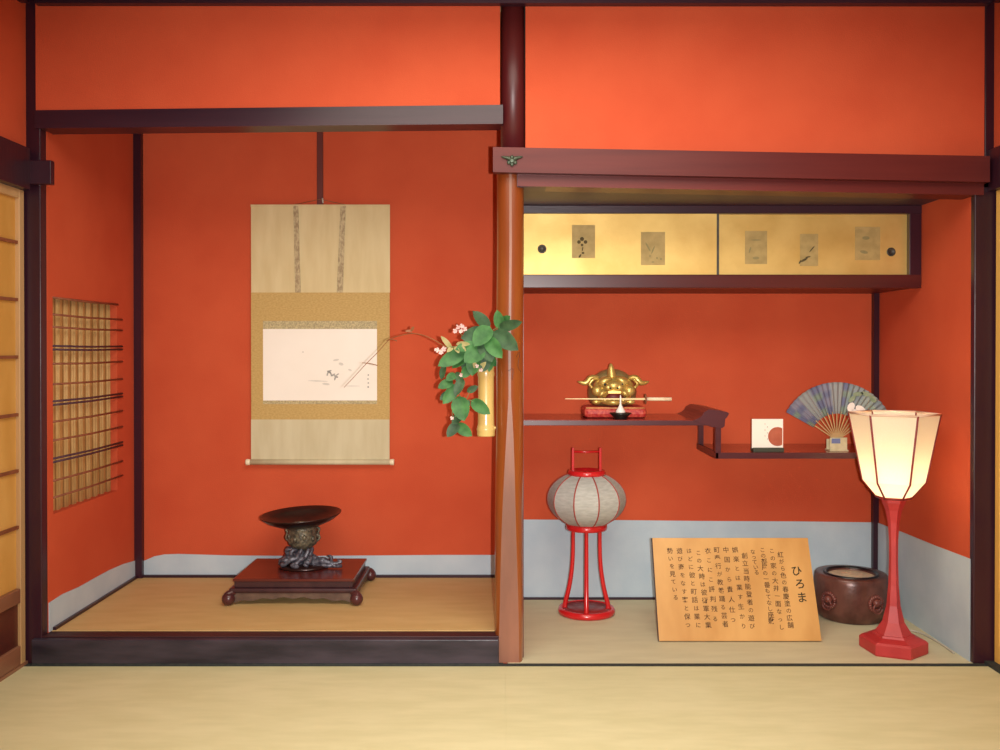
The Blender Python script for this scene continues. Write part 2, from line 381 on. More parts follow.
# the round pillar: amber log with a planed front, darker above the beam
def cut(z):
    t = max(0.0, (1.02 - z) / 1.02)
    return .0165 * t ** 1.25 + .0002
zs = [0.0, .06, .15, .25, .35, .45, .55, .65, .75, .85, .95, 1.02, 1.2, 1.4, 1.6, Z(150, 0)]
N = 34
lg = MB(); ff = MB(); vs = []; fv = []
for z in zs:
    d = cut(z); hw = math.acos(1 - d / PILR)
    tz = 1 - z / 1.95; RZ = PILR + .0035 * tz
    wob = .0012 * math.sin(z * 9) - .0075 * tz
    for i in range(N):
        a = -PI / 2 + hw + (2 * PI - 2 * hw) * i / (N - 1)
        vs.append((PILX + wob + RZ * math.cos(a), PILY + .0035 * tz + RZ * math.sin(a), z))
    w = RZ * math.sin(hw); d = .0035 * tz + PILR - RZ * math.cos(hw)
    fv += [(PILX + wob - w, PILY - PILR + d, z), (PILX + wob + w, PILY - PILR + d, z)]
fs = [(j * N + i, j * N + i + 1, (j + 1) * N + i + 1, (j + 1) * N + i) for j in range(len(zs) - 1) for i in range(N - 1)]
lg.add(vs, fs, True)
ff.add(fv[:24], [(2 * j, 2 * j + 1, 2 * j + 3, 2 * j + 2) for j in range(11)])
ff.add(fv[22:], [(2 * j, 2 * j + 1, 2 * j + 3, 2 * j + 2) for j in range(4)])
pil = struct('trim_15', lg, PILLAR, 'round amber log pillar with a planed front between both alcoves', 'pillar')
obj('planed_face', ff, PLANED, pil, 'pinkish planed strip widening towards the floor')
kn = MB(); kn.ball(P(502.5, 416, PILY - PILR + .012), .004, 1, .5, 1.6, 8); obj('knot', kn, DARK, pil)
sc = MB(); sc.tube(spline([P(516, 357, PILY - PILR - .0), P(520, 352, PILY - PILR + .006), P(518, 366, PILY - PILR + .003), P(521, 372, PILY - PILR + .008)], 4), .0008, 5)
sc.tube(spline([P(508, 371, PILY - PILR - .0012), P(513, 369, PILY - PILR - .0008), P(512, 380, PILY - PILR - .0012)], 4), .0008, 5)
obj('scratch', sc, DARK, pil)
up = MB().lathe([(.047, Z(152, 0)), (.046, Z(70, 0)), (.0455, CEILZ)], (X(513, 0), PILY, 0), 30)
obj('upper_post', up, MAROONV, pil, 'dark maroon upper length of the pillar')
struct('trim_16', bx(.078, .092, .07, .10, 0, SOFF), MAROONV, 'narrow reddish strip behind the round pillar in the shelf alcove', 'strip')
# brown strip down the rear wall to the scroll
hk = tag(obj('hanging_rail', bx(X(317, BACK - .015), X(323, BACK - .015), BACK - .014, BACK, Z(207, BACK), 2.5, b=.002), mat('rail_wood', srgb(88, 34, 28), srgb(106, 44, 34), .4, 8, (1, 1, .1)), None), 'narrow brown wooden rail on the red wall above the hanging scroll', 'rail')

# paper wainscots
def strip_poly(pts_top, pts_bot): return pts_top + pts_bot[::-1]
yb = BACK - .004
tp = [(P(px, py, yb).x, P(px, py, yb).z) for px, py in ((138, 563), (146, 560), (154, 556.5), (164, 554.5), (178, 554), (230, 555.5), (300, 556), (380, 555.5), (440, 555), (500, 555))]
struct('baseboard_back', MB().prism(tp + [(tp[-1][0], FLZ), (tp[0][0], FLZ)], yb, BACK), GREY, 'low pale grey paper band behind the bronze dish', 'wainscot')
tp = [(P(px, py, yb).x, P(px, py, yb).z) for px, py in ((510, 519.5), (600, 520), (700, 521), (800, 521.5), (880, 522.5))]
tp[-1] = (XR, tp[-1][1])
struct('baseboard_back', MB().prism(tp + [(XR, 0), (tp[0][0], 0)], yb, BACK), GREY, 'tall pale blue-grey paper band behind the red lantern', 'wainscot')
yz = []
for Yv, py in ((.047, 603), (.16, 594), (.30, 587), (.45, 578), (.60, 570), (.75, 564), (BACK, 560)):
    px = 500 + XL * FPX / (3.5 + Yv); yz.append((Yv, P(px, py, Yv).z))
struct('baseboard_left', MB().prism(yz + [(BACK, FLZ), (.047, FLZ)], XL, XL + .004, 'x'), GREY, 'low grey paper band under the reed lattice', 'wainscot')
yz = []
for Yv, py in ((.022, 559), (.3, 546), (.6, 533), (BACK, 522)):
    px = 500 + XR * FPX / (3.5 + Yv); yz.append((Yv, P(px, py, Yv).z))
struct('baseboard_right', MB().prism(yz + [(BACK, 0), (.022, 0)], XR - .004, XR, 'x'), GREY, 'grey paper band on the side wall behind the lit lamp', 'wainscot')
# thin floor edging
struct('trim_17', bx(XL, .012, BACK - .018, BACK - .004, FLZ, FLZ + .012), DARKH, 'thin dark edging at the rear of the raised alcove floor', 'edging')
struct('trim_18', bx(XL + .004, XL + .016, .072, BACK - .03, FLZ, FLZ + .012), DARK, 'thin dark edging under the reed lattice wall', 'edging')
struct('trim_19', bx(.09, XR - .004, BACK - .016, BACK - .004, 0, .010), DARKH, 'thin dark edging at the rear of the shelf alcove floor', 'edging')

# reed lattice window
win = thing('window_1', (XL - .03, (WY0 + WY1) / 2, WZ0), 'lattice window of reeds and brown rods in the red side wall', 'window', kind='structure')
obj('backing_paper', bx(XL - .044, XL - .038, WY0 - .01, WY1 + .01, WZ0 - .01, WZ1 + .01), REEDB, win)
for k in range(9):
    y = WY0 + .035 + k * (WY1 - WY0 - .06) / 8
    for dy, r in ((-.009, .0068), (.008, .006)):
        obj('reed', MB().tube([(XL - .030, y + dy, WZ0 - .002), (XL - .031, y + dy + random.uniform(-.004, .004), (WZ0 + WZ1) / 2), (XL - .030, y + dy, WZ1 + .002)], r, 7), REED, win)
rod_z = [1.402, 1.335, 1.286, 1.205, 1.142, 1.062, .988, .915, .842, .764, .684, .618]
for k, z in enumerate(rod_z[:13]):
    dbl = k in (3, 6, 9)
    y1 = WY1 + (.048 if k else .0)
    for dz in ((-.007, .007) if dbl else (0,)):
        obj('rod', MB().tube([(XL - .004, WY0 - .004, z + dz), (XL + .001, (WY0 + y1) / 2, z + dz - .003), (XL + .004, y1, z + dz)], .0045, 7), RODP if dbl else ROD, win)

# sliding doors
def shoji(name, x, sgn, y0, y1, label, paper, frame, rail, skirt, muntin):
    """sgn: +1 the room lies at larger x"""
    d = thing(name, (x, (y0 + y1) / 2, 0), label, 'door', kind='structure')
    t = .030 * sgn; xa, xb = sorted((x, x - t))
    obj('stile', bx(xa, xb, y1 - .034, y1, .012, 1.80, b=.003), frame, d)
    obj('stile', bx(xa, xb, y0, y0 + .034, .012, 1.80, b=.003), frame, d)
    obj('top_rail', bx(xa, xb, y0 + .034, y1 - .034, 1.765, 1.80, b=.003), frame, d)
    obj('middle_rail', bx(xa, xb, y0 + .034, y1 - .034, .245, .30, b=.004), rail, d)
    obj('bottom_rail', bx(xa, xb, y0 + .034, y1 - .034, .012, .085, b=.004), rail, d)
    m_ = x - t * .6
    obj('skirt_panel', bx(min(m_, m_ + .006), max(m_, m_ + .006), y0 + .03, y1 - .03, .08, .25), skirt, d)
    zz = [.30, .53, .742, .953, 1.17, 1.385, 1.60, 1.765]
    ncol = 3; w = (y1 - y0 - .068) / ncol
    for r in range(len(zz) - 1):
        for c in range(ncol):
            obj('pane', bx(m_ - .001, m_ + .001, y0 + .034 + c * w, y0 + .034 + (c + 1) * w, zz[r], zz[r + 1]), paper, d)
    for z in zz[1:-1]:
        obj('muntin', bx(min(m_, x - t * .2), max(m_, x - t * .2), y0 + .034, y1 - .034, z - .006, z + .006), muntin, d)
    for c in range(1, ncol):
        yv = y0 + .034 + c * w
        obj('muntin', bx(min(m_, x - t * .22), max(m_, x - t * .22), yv - .005, yv + .005, .30, 1.765), muntin, d)
    return d
struct('trim_20', bx(RL - .035, RL, -1.86, .0, 0.0, .012), PALEWOODH, 'worn wooden threshold under the sliding door with brown muntins', 'threshold')
shoji('door_1', RL - .002, 1, -.93, -.012, 'paper sliding door with brown muntins and a dark skirt panel', SHOJI, PALEWOOD, PALEWOODH, mat('skirt', srgb(74, 30, 24), srgb(90, 40, 30), .4, 8), MUNTIN)
shoji('door_1', RL - .035, 1, -1.84, -.90, 'paper sliding door overlapping behind the one nearest the corner pillar', SHOJI, PALEWOOD, PALEWOODH, mat('skirt', L(.1, .1, .1)), MUNTIN)
YELW = mat('yellow_frame', srgb(222, 166, 76), srgb(232, 180, 92), .6, 8, (1, 1, .1))
shoji('door_2', RR + .002, -1, -.93, -.012, 'golden paper sliding door beside the dark pillar near the lit lamp', SHOJI, YELW, YELW, YELW, MUNTIN)
shoji('door_2', RR + .035, -1, -1.84, -.90, 'golden paper sliding door overlapping behind its twin', SHOJI, YELW, YELW, YELW, MUNTIN)

# ================================================================ WALL CABINET
CY0 = .44
cz = lambda py: Z(py, CY0)
cab = thing('wall_cabinet', ((.09 + XR) / 2, (CY0 + BACK) / 2, cz(288)), 'golden wall cabinet with two sliding doors above the stepped shelves', 'cabinet')
obj('carcass', bx(.092, XR - .002, CY0 + .05, BACK - .001, cz(288) + .004, SOFF - .001), MAROON, cab)
obj('bottom_rail', bx(.092, XR - .001, CY0, CY0 + .05, cz(288), cz(274.5), b=.003), mat('rail_dark', srgb(70, 26, 28), srgb(88, 36, 34), .3, 8, (.1, 1, 1)), cab)
obj('top_rail', bx(.092, XR - .001, CY0, CY0 + .05, cz(213.5), SOFF - .0005, b=.002), DARKH, cab)
obj('end_stile', bx(X(909.5, CY0), XR - .001, CY0 + .002, CY0 + .05, cz(275), cz(213), b=.002), DARK, cab)
GOLD2 = GOLD
def sliding(px0, px1, yy, pull, papers):
    d = obj('sliding_door', bx(X(px0, yy), X(px1, yy), yy, yy + .014, cz(275.5), cz(212.5)), GOLD, cab)
    obj('finger_pull', MB().lathe([(.0165, 0), (.019, .0008), (.019, .0028), (.013, .0028), (.012, .001)], (0, 0, 0), 20, M=Matrix.Rotation(PI / 2, 4, 'X')).shift(P(pull[0], pull[1], yy)), IRON, d)
    for (x0, y0, x1, y1) in papers:
        pa, pc = P(x0, y0, yy), P(x1, y1, yy)
        obj('picture_square', bx(pa.x, pc.x, yy - .0012, yy + .0005, pc.z, pa.z), DULLPAP, d)
    return d
def _shift(s, v):
    s.v = [tuple(Vector(p) + Vector(v)) for p in s.v]; return s
MB.shift = _shift
d1 = sliding(521, 718.5, CY0 + .012, (542, 249), ((572, 225, 595, 258), (641, 232, 665, 265)))
obj('door_edge', bx(X(716.6, CY0 + .01), X(719, CY0 + .01), CY0 + .0105, CY0 + .027, cz(275), cz(213)), IRON, d1)
d2 = sliding(716, 911, CY0 + .030, (891, 252), ((745, 231, 767, 264), (800, 234, 818, 266), (855, 227, 880, 260)))
INKB = mat('dark_ink', srgb(72, 62, 40), srgb(96, 84, 52), .9, 40)
INKG = mat('faint_ink', srgb(140, 132, 88), srgb(150, 140, 96), .9, 40)
def blot(c, r, sx, sz, rot=0): return MB().lathe([(r, -.0004), (r, .0004)], (0, 0, 0), 10, sx=sx, sy=sz, smooth=False, M=Matrix.Rotation(rot, 4, 'Y') @ Matrix.Rotation(PI / 2, 4, 'X')).shift(c)
def blots(name, pts, yy, m, parent, apart=False):
    if apart:
        for p_ in pts: blots(name, [p_], yy, m, parent)
        return
    mb = MB()
    for px, py, r, sx, sz, rot in pts:
        q = blot(P(px, py, yy), r, sx, sz, rot); mb.add(q.v, q.f)
    return obj(name, mb, m, parent)
yy = CY0 + .0104
blots('painted_flower', [(582, 239, .009, 1, 1, 0), (585.5, 242, .008, 1, 1, 0), (579, 242, .008, 1, 1, 0), (582, 245, .006, 1, 1, 0), (582.5, 249, .005, .5, 2, .2), (583, 253, .006, 1, .8, 0), (580, 256, .007, .6, 1.3, .6)], yy, INKB, d1)
blots('painted_grass', [(648, 247, .014, .25, 1.6, -.5), (653, 250, .012, .25, 1.6, .4), (657, 258, .004, 1, 1, 0), (650, 256, .004, 1, 1, 0), (661, 259, .004, 1, 1, 0), (653, 262, .004, 1.6, .6, 0)], yy, INKG, d1, True)
yy = CY0 + .0284
blots('painted_bird', [(804, 260, .014, 1.3, .35, -.5), (800, 262, .007, .5, 1.3, .5), (808, 257, .010, 1.2, .3, -.2), (812, 249, .012, .2, 1.5, .7)], yy, INKB, d2)
blots('painted_grass', [(756, 240, .022, 1, .12, 0), (756, 258, .012, 1.2, .5, 0), (750, 250, .01, .3, 1.4, .3), (866, 238, .016, 1, .5, 0), (864, 252, .018, 1, .4, .2)], yy, INKG, d2, True)

# ================================================================ STEPPED SHELVES
SY = .51
sh = thing('stepped_shelves', (1.1, (SY + BACK) / 2, Z(458, SY)), 'dark red stepped wall shelves joined by short posts under the cabinet', 'shelf')
uz, lz = Z(420, SY), Z(453, SY)
SHELF = mat('shelf_wood', srgb(124, 44, 36), srgb(146, 58, 46), .2, 8, (.1, 1, 1), coat=.3)
SHELFE = mat('shelf_edge', srgb(66, 28, 36), srgb(84, 40, 46), .3, 8, (.1, 1, 1))
us = obj('upper_shelf', bx(.093, X(716, SY), SY + .004, BACK - .006, uz - .024, uz), SHELF, sh)
obj('front_edge', bx(.093, X(716, SY), SY, SY + .006, uz - .024, uz - .003, b=.001), SHELFE, us)
q = lambda px, py: (P(px, py, SY).x, P(px, py, SY).z)
obj('curled_end', MB().prism([q(712, 427), q(693, 420.5), q(699, 418), q(702, 415.5), q(704, 412), q(709, 409.2), q(718, 410.2), q(727, 412), q(729, 413.5), q(727, 417), q(725, 419), q(724.5, 426), q(722, 428)], SY - .004, BACK - .006), SHELFE, us)
ls = obj('lower_shelf', bx(X(718, SY), XR - .006, SY + .004, BACK - .006, lz - .022, lz), SHELF, sh)
obj('front_edge', bx(X(716, SY), XR - .006, SY, SY + .006, lz - .025, lz + .001, b=.001), SHELFE, ls)
obj('end_edge', bx(X(716, SY), X(718.5, SY), SY, BACK - .006, lz - .025, lz + .003), SHELFE, ls)
for yv in (SY + .006, BACK - .05):
    obj('post', bx(X(716, SY), X(721.5, SY), yv, yv + .022, lz, uz - .022), SHELFE, sh)

# ================================================================ HANGING SCROLL
sy = BACK - .022
sr = thing('hanging_scroll', (X(320, sy), sy, Z(464, sy)), 'hanging scroll with an ink painting in a golden brocade mount', 'scroll')
def rect(px0, py0, px1, py1, y, t=.002):
    p0, p1 = P(px0, py0, y), P(px1, py1, y); return bx(p0.x, p1.x, y, y + t, p1.z, p0.z)
obj('top_silk', rect(251, 205, 390, 292.5, sy), TAN_SILK, sr)
md = obj('brocade_mount', rect(251, 292.5, 389.7, 419.5, sy), GOLD_SILK, sr)
obj('bottom_silk', rect(251, 419.5, 389.5, 460, sy), GREY_SILK, sr)
obj('silver_band', rect(263, 321, 377, 329.5, sy - .0012), BROCADE, md)
obj('silver_band', rect(263, 400, 377, 404, sy - .0012), BROCADE, md)
pt = obj('painting', rect(263, 329, 377, 400.5, sy - .0025), PAPER, sr)
blots('ink_plants', [(329, 372, .011, 1, .45, .5), (327.5, 374, .009, .4, 1.1, .3), (331, 374, .009, .4, 1.2, -.4), (329.5, 371, .008, 1.3, .5, -.3), (333, 375, .010, 1.2, .4, -.5), (336, 376.5, .010, 1.1, .5, .5), (335, 378.5, .008, .45, 1.2, .2), (337.5, 374.5, .007, 1.2, .4, -.6)], sy - .0034, INK, pt)
FAINT = mat('faint_wash', srgb(212, 206, 196), srgb(222, 216, 206), .9, 30)
blots('ink_wash', [(336, 360, .010, 1.5, .5, -.2), (341, 364, .010, 1.2, .7, .3), (350, 370, .008, 1.2, .6, .4), (318, 381, .05, 1, .06, .04), (326, 384, .018, 1, .3, .1), (352, 386, .04, 1, .05, 0)], sy - .0032, FAINT, pt, True)
blots('inscription', [(368.3, 375, .0035, 1, 1, 0), (368, 379, .0035, 1, 1, 0), (368.3, 383, .0035, 1, 1, 0), (368.2, 387, .004, 1, 1.2, 0), (303, 352, .0025, 1, 1, 0)], sy - .0034, INK, pt, True)
obj('hanging_strip', slab(P(295.5, 292.5, sy), P(301, 292.5, sy), P(293.5, 206, sy), P(298.5, 206, sy), sy - .005, sy - .003), STRIPM, sr)
obj('hanging_strip', slab(P(337, 292.5, sy), P(343, 292.5, sy), P(340.5, 206, sy), P(346, 206, sy), sy - .005, sy - .003), STRIPM, sr)
obj('top_batten', bx(X(251, sy), X(390, sy), sy - .004, sy + .006, Z(207, sy), Z(204.6, sy), b=.001), TAN_SILK, sr)
p0, p1 = P(250, 462, sy), P(390.5, 462, sy)
rl = obj('roller', MB().tube([(p0.x, sy - .004, p0.z), (p1.x, sy - .004, p1.z)], .013, 16), GREY_SILK, sr)
for px in (250, 390.5):
    p = P(px, 462, sy); s_ = -1 if px < 300 else 1
    obj('roller_knob', MB().lathe([(.0125, -.004), (.0145, .002), (.0155, .014), (.0135, .018)], (0, 0, 0), 16, M=Matrix.Rotation(s_ * PI / 2, 4, 'Y')).shift((p.x, sy - .004, p.z)), IVORY, rl)
obj('cord', MB().tube([P(294, 204.8, sy), P(320, 199.2, sy - .004), P(346, 204.8, sy)], .0016, 6), TWIG, sr)
obj('hook', MB().tube([P(322.5, 198, sy - .004), P(323, 203, sy - .004)], .004, 8), CABLE, sr)

# ================================================================ DISPLAY STAND AND BRONZE
sx0, sx1, sy0, sy1 = X(232, .43), X(353.5, .43), .43, .82
szt = Z(579, .43)
st = thing('display_stand', ((sx0 + sx1) / 2, (sy0 + sy1) / 2, FLZ), 'low red-brown display stand with ball feet under the bronze dish', 'stand')
obj('top_board', bx(sx0, sx1, sy0, sy1, szt - .012, szt, b=.003), STANDTOP, st)
obj('waist', bx(sx0 + .006, sx1 - .006, sy0 + .006, sy1 - .006, szt - .038, szt - .012, b=.002), STANDDK, st)
obj('lower_moulding', bx(sx0 - .014, sx1 + .014, sy0 - .012, sy1 + .012, szt - .060, szt - .038, b=.008), STANDDK, st)
az = szt - .058; W_ = sx1 - sx0
def apron(x0, x1, n=28):
    top = [(x0 + (x1 - x0) * i / n, az) for i in range(n + 1)]
    bot = []
    for i in range(n + 1):
        t = i / n; u = abs(2 * t - 1)
        bot.append((x0 + (x1 - x0) * t, az - .018 - .020 * u ** 2 - .008 * math.cos(t * 6 * PI) ** 2))
    return top + bot[::-1]
obj('apron', MB().prism(apron(sx0, sx1), sy0 - .004, sy0 + .006), APRON, st)
obj('apron', MB().prism(apron(sx0, sx1), sy1 - .006, sy1 + .004), APRON, st)
for xx in (sx0 - .006, sx1 - .004):
    obj('apron', MB().prism(apron(sy0 + .02, sy1 - .02), xx, xx + .010, 'x'), APRON, st)
FOOTR = mat('foot_wood', srgb(66, 32, 34), srgb(88, 48, 48), .3, 20)
for fx, s1 in ((sx0, -1), (sx1, 1)):
    for fy, s2 in ((sy0, -1), (sy1, 1)):
        f = MB(); f.ball((fx + s1 * .014, fy + s2 * .012, FLZ + .028), .028, 1, 1, 1, 18)
        f.tube(spline([(fx - s1 * .01, fy - s2 * .01, az + .004), (fx + s1 * .012, fy + s2 * .008, az - .004), (fx + s1 * .02, fy + s2 * .016, FLZ + .04)], 5), [.016] * 11, 10)
        obj('foot', f, FOOTR, st)
# bronze vessel
vy = .645
vc = P(301, 560, vy); vx = vc.x
vz = lambda py: Z(py, vy)
ve = thing('bronze_vessel', (vx, vy, szt), 'bronze flower vessel with a wide flat dish on the red-brown stand', 'vessel')
tilt = Matrix.Rotation(-math.radians(2.6), 4, 'Y') @ Matrix.Rotation(math.radians(2.2), 4, 'X')
dz = vz(515.5)
dish = [(.02, -.052), (.055, -.050), (.10, -.040), (.15, -.019), (.179, .003), (.181, .008), (.177, .008), (.15, -.011), (.10, -.032), (.045, -.042), (.040, -.044), (.01, -.044)]
obj('dish', MB().lathe(dish, (vx, vy, dz), 48, M=tilt), BRONZED, ve, 'dark wide dish with a thin rim')
obj('dish_collar', MB().lathe([(.034, -.044), (.042, -.042), (.044, -.034), (.040, -.034), (.037, -.040)], (vx, vy, dz), 24, caps=False), BRONZE, ve)
nk = MB().lathe([(.030, vz(549)), (.046, vz(546.5)), (.062, vz(543.5)), (.067, vz(540)), (.066, vz(533)), (.064, vz(529)), (.067, vz(526)), (.060, dz - .046)], (vx + X(302.5, vy) - vx, vy, 0), 30)
for i in range(10):
    a = 2 * PI * i / 10; nk.ball((X(302.5, vy) + .066 * math.cos(a), vy + .066 * math.sin(a), vz(535 + 2 * (i % 2))), .010, 1, 1, 1.3, 8)
nkk = obj('neck', nk, BRONZE, ve)
for s_ in (-1, 1):
    hx = X(302.5, vy)
    h = MB().tube(spline([(hx + s_ * .060, vy, vz(527)), (hx + s_ * .074, vy, vz(528.5)), (hx + s_ * .070, vy, vz(533)), (hx + s_ * .075, vy, vz(538)), (hx + s_ * .062, vy, vz(541))], 4), .006, 7)
    obj('lug', h, BRONZE, nkk)
# openwork wave base
wv = MB(); bxx = X(299, vy)
for i in range(9):
    a = 2 * PI * i / 9 + .3; r0, r1 = .085, .03
    wv.tube(spline([(bxx + r0 * math.cos(a), vy + r0 * .8 * math.sin(a), szt + .016), (bxx + .065 * math.cos(a + .5), vy + .06 * math.sin(a + .5), szt + .045),
                    (bxx + .048 * math.cos(a + .9), vy + .048 * math.sin(a + .9), vz(556)), (bxx + r1 * 1.9 * math.cos(a + 1.2), vy + r1 * 1.6 * math.sin(a + 1.2), vz(549)),
                    (bxx + r1 * math.cos(a + 1.6), vy + r1 * math.sin(a + 1.6), vz(548))], 4), [.014, .013, .012, .012, .012, .012, .012, .012, .011, .011, .010, .010, .010, .009, .008, .007, .006], 7)
    wv.ball((bxx + .075 * math.cos(a + .2), vy + .07 * math.sin(a + .2), szt + .02 + .012 * (i % 3)), .014, 1.3, 1, .9, 8)
wv.lathe([(.03, vz(550)), (.026, vz(556)), (.040, szt + .02)], (bxx, vy, 0), 14)
obj('wave_base', wv, BRONZEB, ve, 'openwork base of curling bronze waves')
ft = MB().lathe([(.105, szt), (.108, szt + .006), (.098, szt + .013), (.05, szt + .017)], (X(303, vy), vy, 0), 28, sx=1.05, sy=.85)
obj('foot_plate', ft, BRONZED, ve)
tl = MB(); tx = lambda px: X(px, vy - .02)
tl.tube(spline([(tx(312), vy - .02, szt + .02), (tx(322), vy - .02, szt + .035), (tx(330), vy - .02, szt + .022), (tx(338), vy - .02, szt + .018)], 5), [.016] * 8 + [.014] * 4 + [.01] * 4, 8)
tl.tube(spline([(tx(330), vy - .02, szt + .02), (tx(331), vy - .02, szt + .05), (tx(327.5), vy - .02, szt + .055)], 4), [.010, .009, .009, .008, .008, .007, .006, .005, .004], 7)
tl.tube(spline([(tx(334), vy - .02, szt + .018), (tx(341), vy - .02, szt + .03), (tx(337), vy - .02, szt + .038)], 4), [.009, .009, .008, .008, .007, .006, .005, .004, .004], 7)
tl.tube([(tx(308), vy - .02, szt + .0135), (tx(342), vy - .03, szt + .0125)], [.012, .008], 8)
obj('wave_tail', tl, BRONZEB, ve)

# ================================================================ BAMBOO VASE AND SPRAY ON THE PILLAR
by = .01
bxc = X(486, by)
zb, zt = Z(436, by), Z(360, by)
va = thing('bamboo_vase', (bxc, by, zb), 'slim bamboo tube vase hung on the amber pillar', 'vase')
zn1, zn2 = Z(429, by), Z(374, by)
pr = [(.033, zb), (.0345, zb + .004), (.0345, zn1 - .006), (.0365, zn1), (.034, zn1 + .006), (.0315, zn1 + .02), (.0305, (zn1 + zn2) / 2), (.031, zn2 - .012), (.0335, zn2), (.032, zn2 + .008), (.0315, zt), (.027, zt), (.027, zt - .08)]
tb = obj('tube', MB().lathe(pr, (bxc, by, 0), 28), BAMBOO, va)
obj('node_bud', MB().ball((bxc + .034, by - .01, zn1 + .006), .005, n=8), BAMBOO, va)

sp = thing('flower_spray', (bxc, by, zt), 'leafy trailing spray with pink flowers in the bamboo vase', 'plant')
def leaf(b, t, w, yb_, yt_, m, side=0.0, curl=.10, label=None):
    B, T = P(b[0], b[1], yb_), P(t[0], t[1], yt_)
    ax = T - B; ln = ax.length; ax.normalize()
    view = Vector((0, -1, .15)); nrm = (view - ax * view.dot(ax)).normalized()
    nrm = Matrix.Rotation(side, 3, ax) @ nrm
    sd = ax.cross(nrm); hw = w / 263 / 2
    mb = MB(); vs = []; n = 7
    for i in range(n + 1):
        u = i / n
        ww = hw * 2.05 * (u ** .6) * ((1 - u) ** .75) + (.0006 if u < 1 else 0)
        c = B + ax * (ln * u) - nrm * (curl * ln * (u - .4) ** 2)
        for s_ in (-1, -.5, 0, .5, 1):
            vs.append(c + sd * (ww * s_) + nrm * (abs(s_) * ww * .35 - .12 * ww * abs(s_) ** 2))
    fs = [(i * 5 + j, i * 5 + j + 1, (i + 1) * 5 + j + 1, (i + 1) * 5 + j) for i in range(n) for j in range(4)]
    mb.add(vs, fs, True)
    return obj('leaf', mb, m, sp)
leaves = [
    ((490, 329), (473, 311), 15, .0, -.03, LEAF2, .2), ((501, 330), (497, 310), 13, -.03, -.06, LEAF, -.2), ((498, 328), (522, 322), 13, -.03, -.09, LEAF2, .3),
    ((493, 331), (518, 350), 21, -.03, -.10, LEAF2, .1), ((489, 333), (461, 338), 22, -.02, -.06, LEAF2, -.15), ((486, 337), (502, 358), 18, -.05, -.10, LEAF, .2),
    ((481, 340), (492, 362), 20, -.05, -.08, LEAF2, -.2), ((490, 326), (474, 346), 22, -.04, -.09, LEAF, .1), ((484, 348), (464, 362), 22, -.06, -.10, LEAF, .15),
    ((475, 352), (472, 376), 18, -.05, -.07, LEAF, .2), ((466, 350), (438, 366), 18, -.04, -.08, LEAF, -.1), ((478, 345), (455, 349), 14, -.06, -.07, LEAF, .3),
    ((487, 358), (482, 372), 13, -.06, -.07, LEAFY if False else LEAF2, 0), ((492, 350), (489, 372), 11, -.04, -.06, LEAF, .2), ((505, 336), (497, 346), 12, -.03, -.06, LEAF2, .1),
    ((445, 364), (441, 380), 9, -.04, -.05, LEAF2, .5), ((453, 381), (438, 388), 12, -.03, -.06, LEAF, .2), ((458, 384), (443, 404), 15, -.03, -.05, LEAF, -.2),
    ((463, 378), (455, 396), 12, -.04, -.06, LEAF2, .2), ((467, 392), (478, 386), 8, -.03, -.04, LEAF2, .2), ((458, 396), (464, 421), 22, -.04, -.08, LEAF, .05), ((470, 401), (456, 410), 12, -.03, -.06, LEAF2, .1),
    ((471, 400), (490, 414), 15, -.04, -.08, LEAF, .1), ((456, 424), (472, 436), 14, -.03, -.06, LEAF, .1), ((459, 422), (447, 437), 13, -.03, -.05, LEAF2, .1), ((456, 372), (462, 384), 10, -.03, -.05, LEAF2, .3), ((470, 366), (462, 378), 12, -.04, -.06, LEAF, -.2),
    ((480, 330), (468, 344), 16, -.03, -.05, LEAF2, .3),
    ((494, 338), (482, 354), 18, -.01, -.04, LEAF2, .3), ((499, 334), (508, 345), 14, -.02, -.05, LEAF, -.3), ((472, 340), (459, 356), 16, .0, -.03, LEAF2, -.3),
    ((484, 352), (496, 366), 15, .0, -.04, LEAF, .3), ((474, 356), (462, 370), 15, -.01, -.04, LEAF2, .2), ((468, 356), (452, 368), 13, -.02, -.05, LEAF, .4),
    ((450, 392), (440, 400), 9, -.02, -.04, LEAF2, .2), ((462, 414), (452, 424), 11, -.02, -.05, LEAF2, .2), ((456, 374), (446, 380), 10, -.03, -.05, LEAF, .1), ((502, 322), (510, 316), 9, -.03, -.06, LEAF, .2),
]
for (b, t, w, y0, y1, m, s_) in leaves: leaf(b, t, w, y0, y1, m, s_)
for (b, t, w, m) in (((452, 349), (441, 336), 6, LEAFY), ((453, 347), (447, 352), 5, LEAFY), ((458, 345), (466, 351), 6, LEAFY), ((455, 346), (459, 353), 5, LEAFY), ((456, 344), (470, 344), 6, LEAFY), ((476, 372), (486, 362), 7, LEAFY), ((478, 370), (473, 362), 6, LEAFY)):
    leaf(b, t, w, -.05, -.08, m, .1)
def stem(pts, r0, r1, m=STEM, name='stem'):
    s_ = spline([P(*p) for p in pts], 6); n = len(s_)
    return obj(name, MB().tube(s_, [r0 + (r1 - r0) * i / (n - 1) for i in range(n)], 6), m, sp)
stem([(486, 372, .01), (487, 355, .0), (489, 335, -.02), (498, 327, -.04)], .003, .002)
stem([(485, 372, .01), (480, 352, -.03), (466, 350, -.05), (452, 352, -.05), (443, 366, -.04), (445, 378, -.03)], .003, .0015)
stem([(484, 370, .01), (474, 364, -.03), (462, 372, -.04), (456, 384, -.03), (460, 396, -.04), (466, 402, -.04)], .0025, .0015)
stem([(466, 400, -.04), (472, 388, -.03), (478, 386, -.03)], .0015, .001)
stem([(460, 396, -.04), (453, 408, -.03), (453, 418, -.03), (459, 424, -.03), (464, 430, -.04)], .002, .0012)
stem([(466, 402, -.04), (470, 400, -.04), (478, 406, -.05)], .0015, .001)
stem([(484, 368, .01), (470, 345, -.03), (462, 336, -.04), (460, 329, -.05)], .002, .0012)
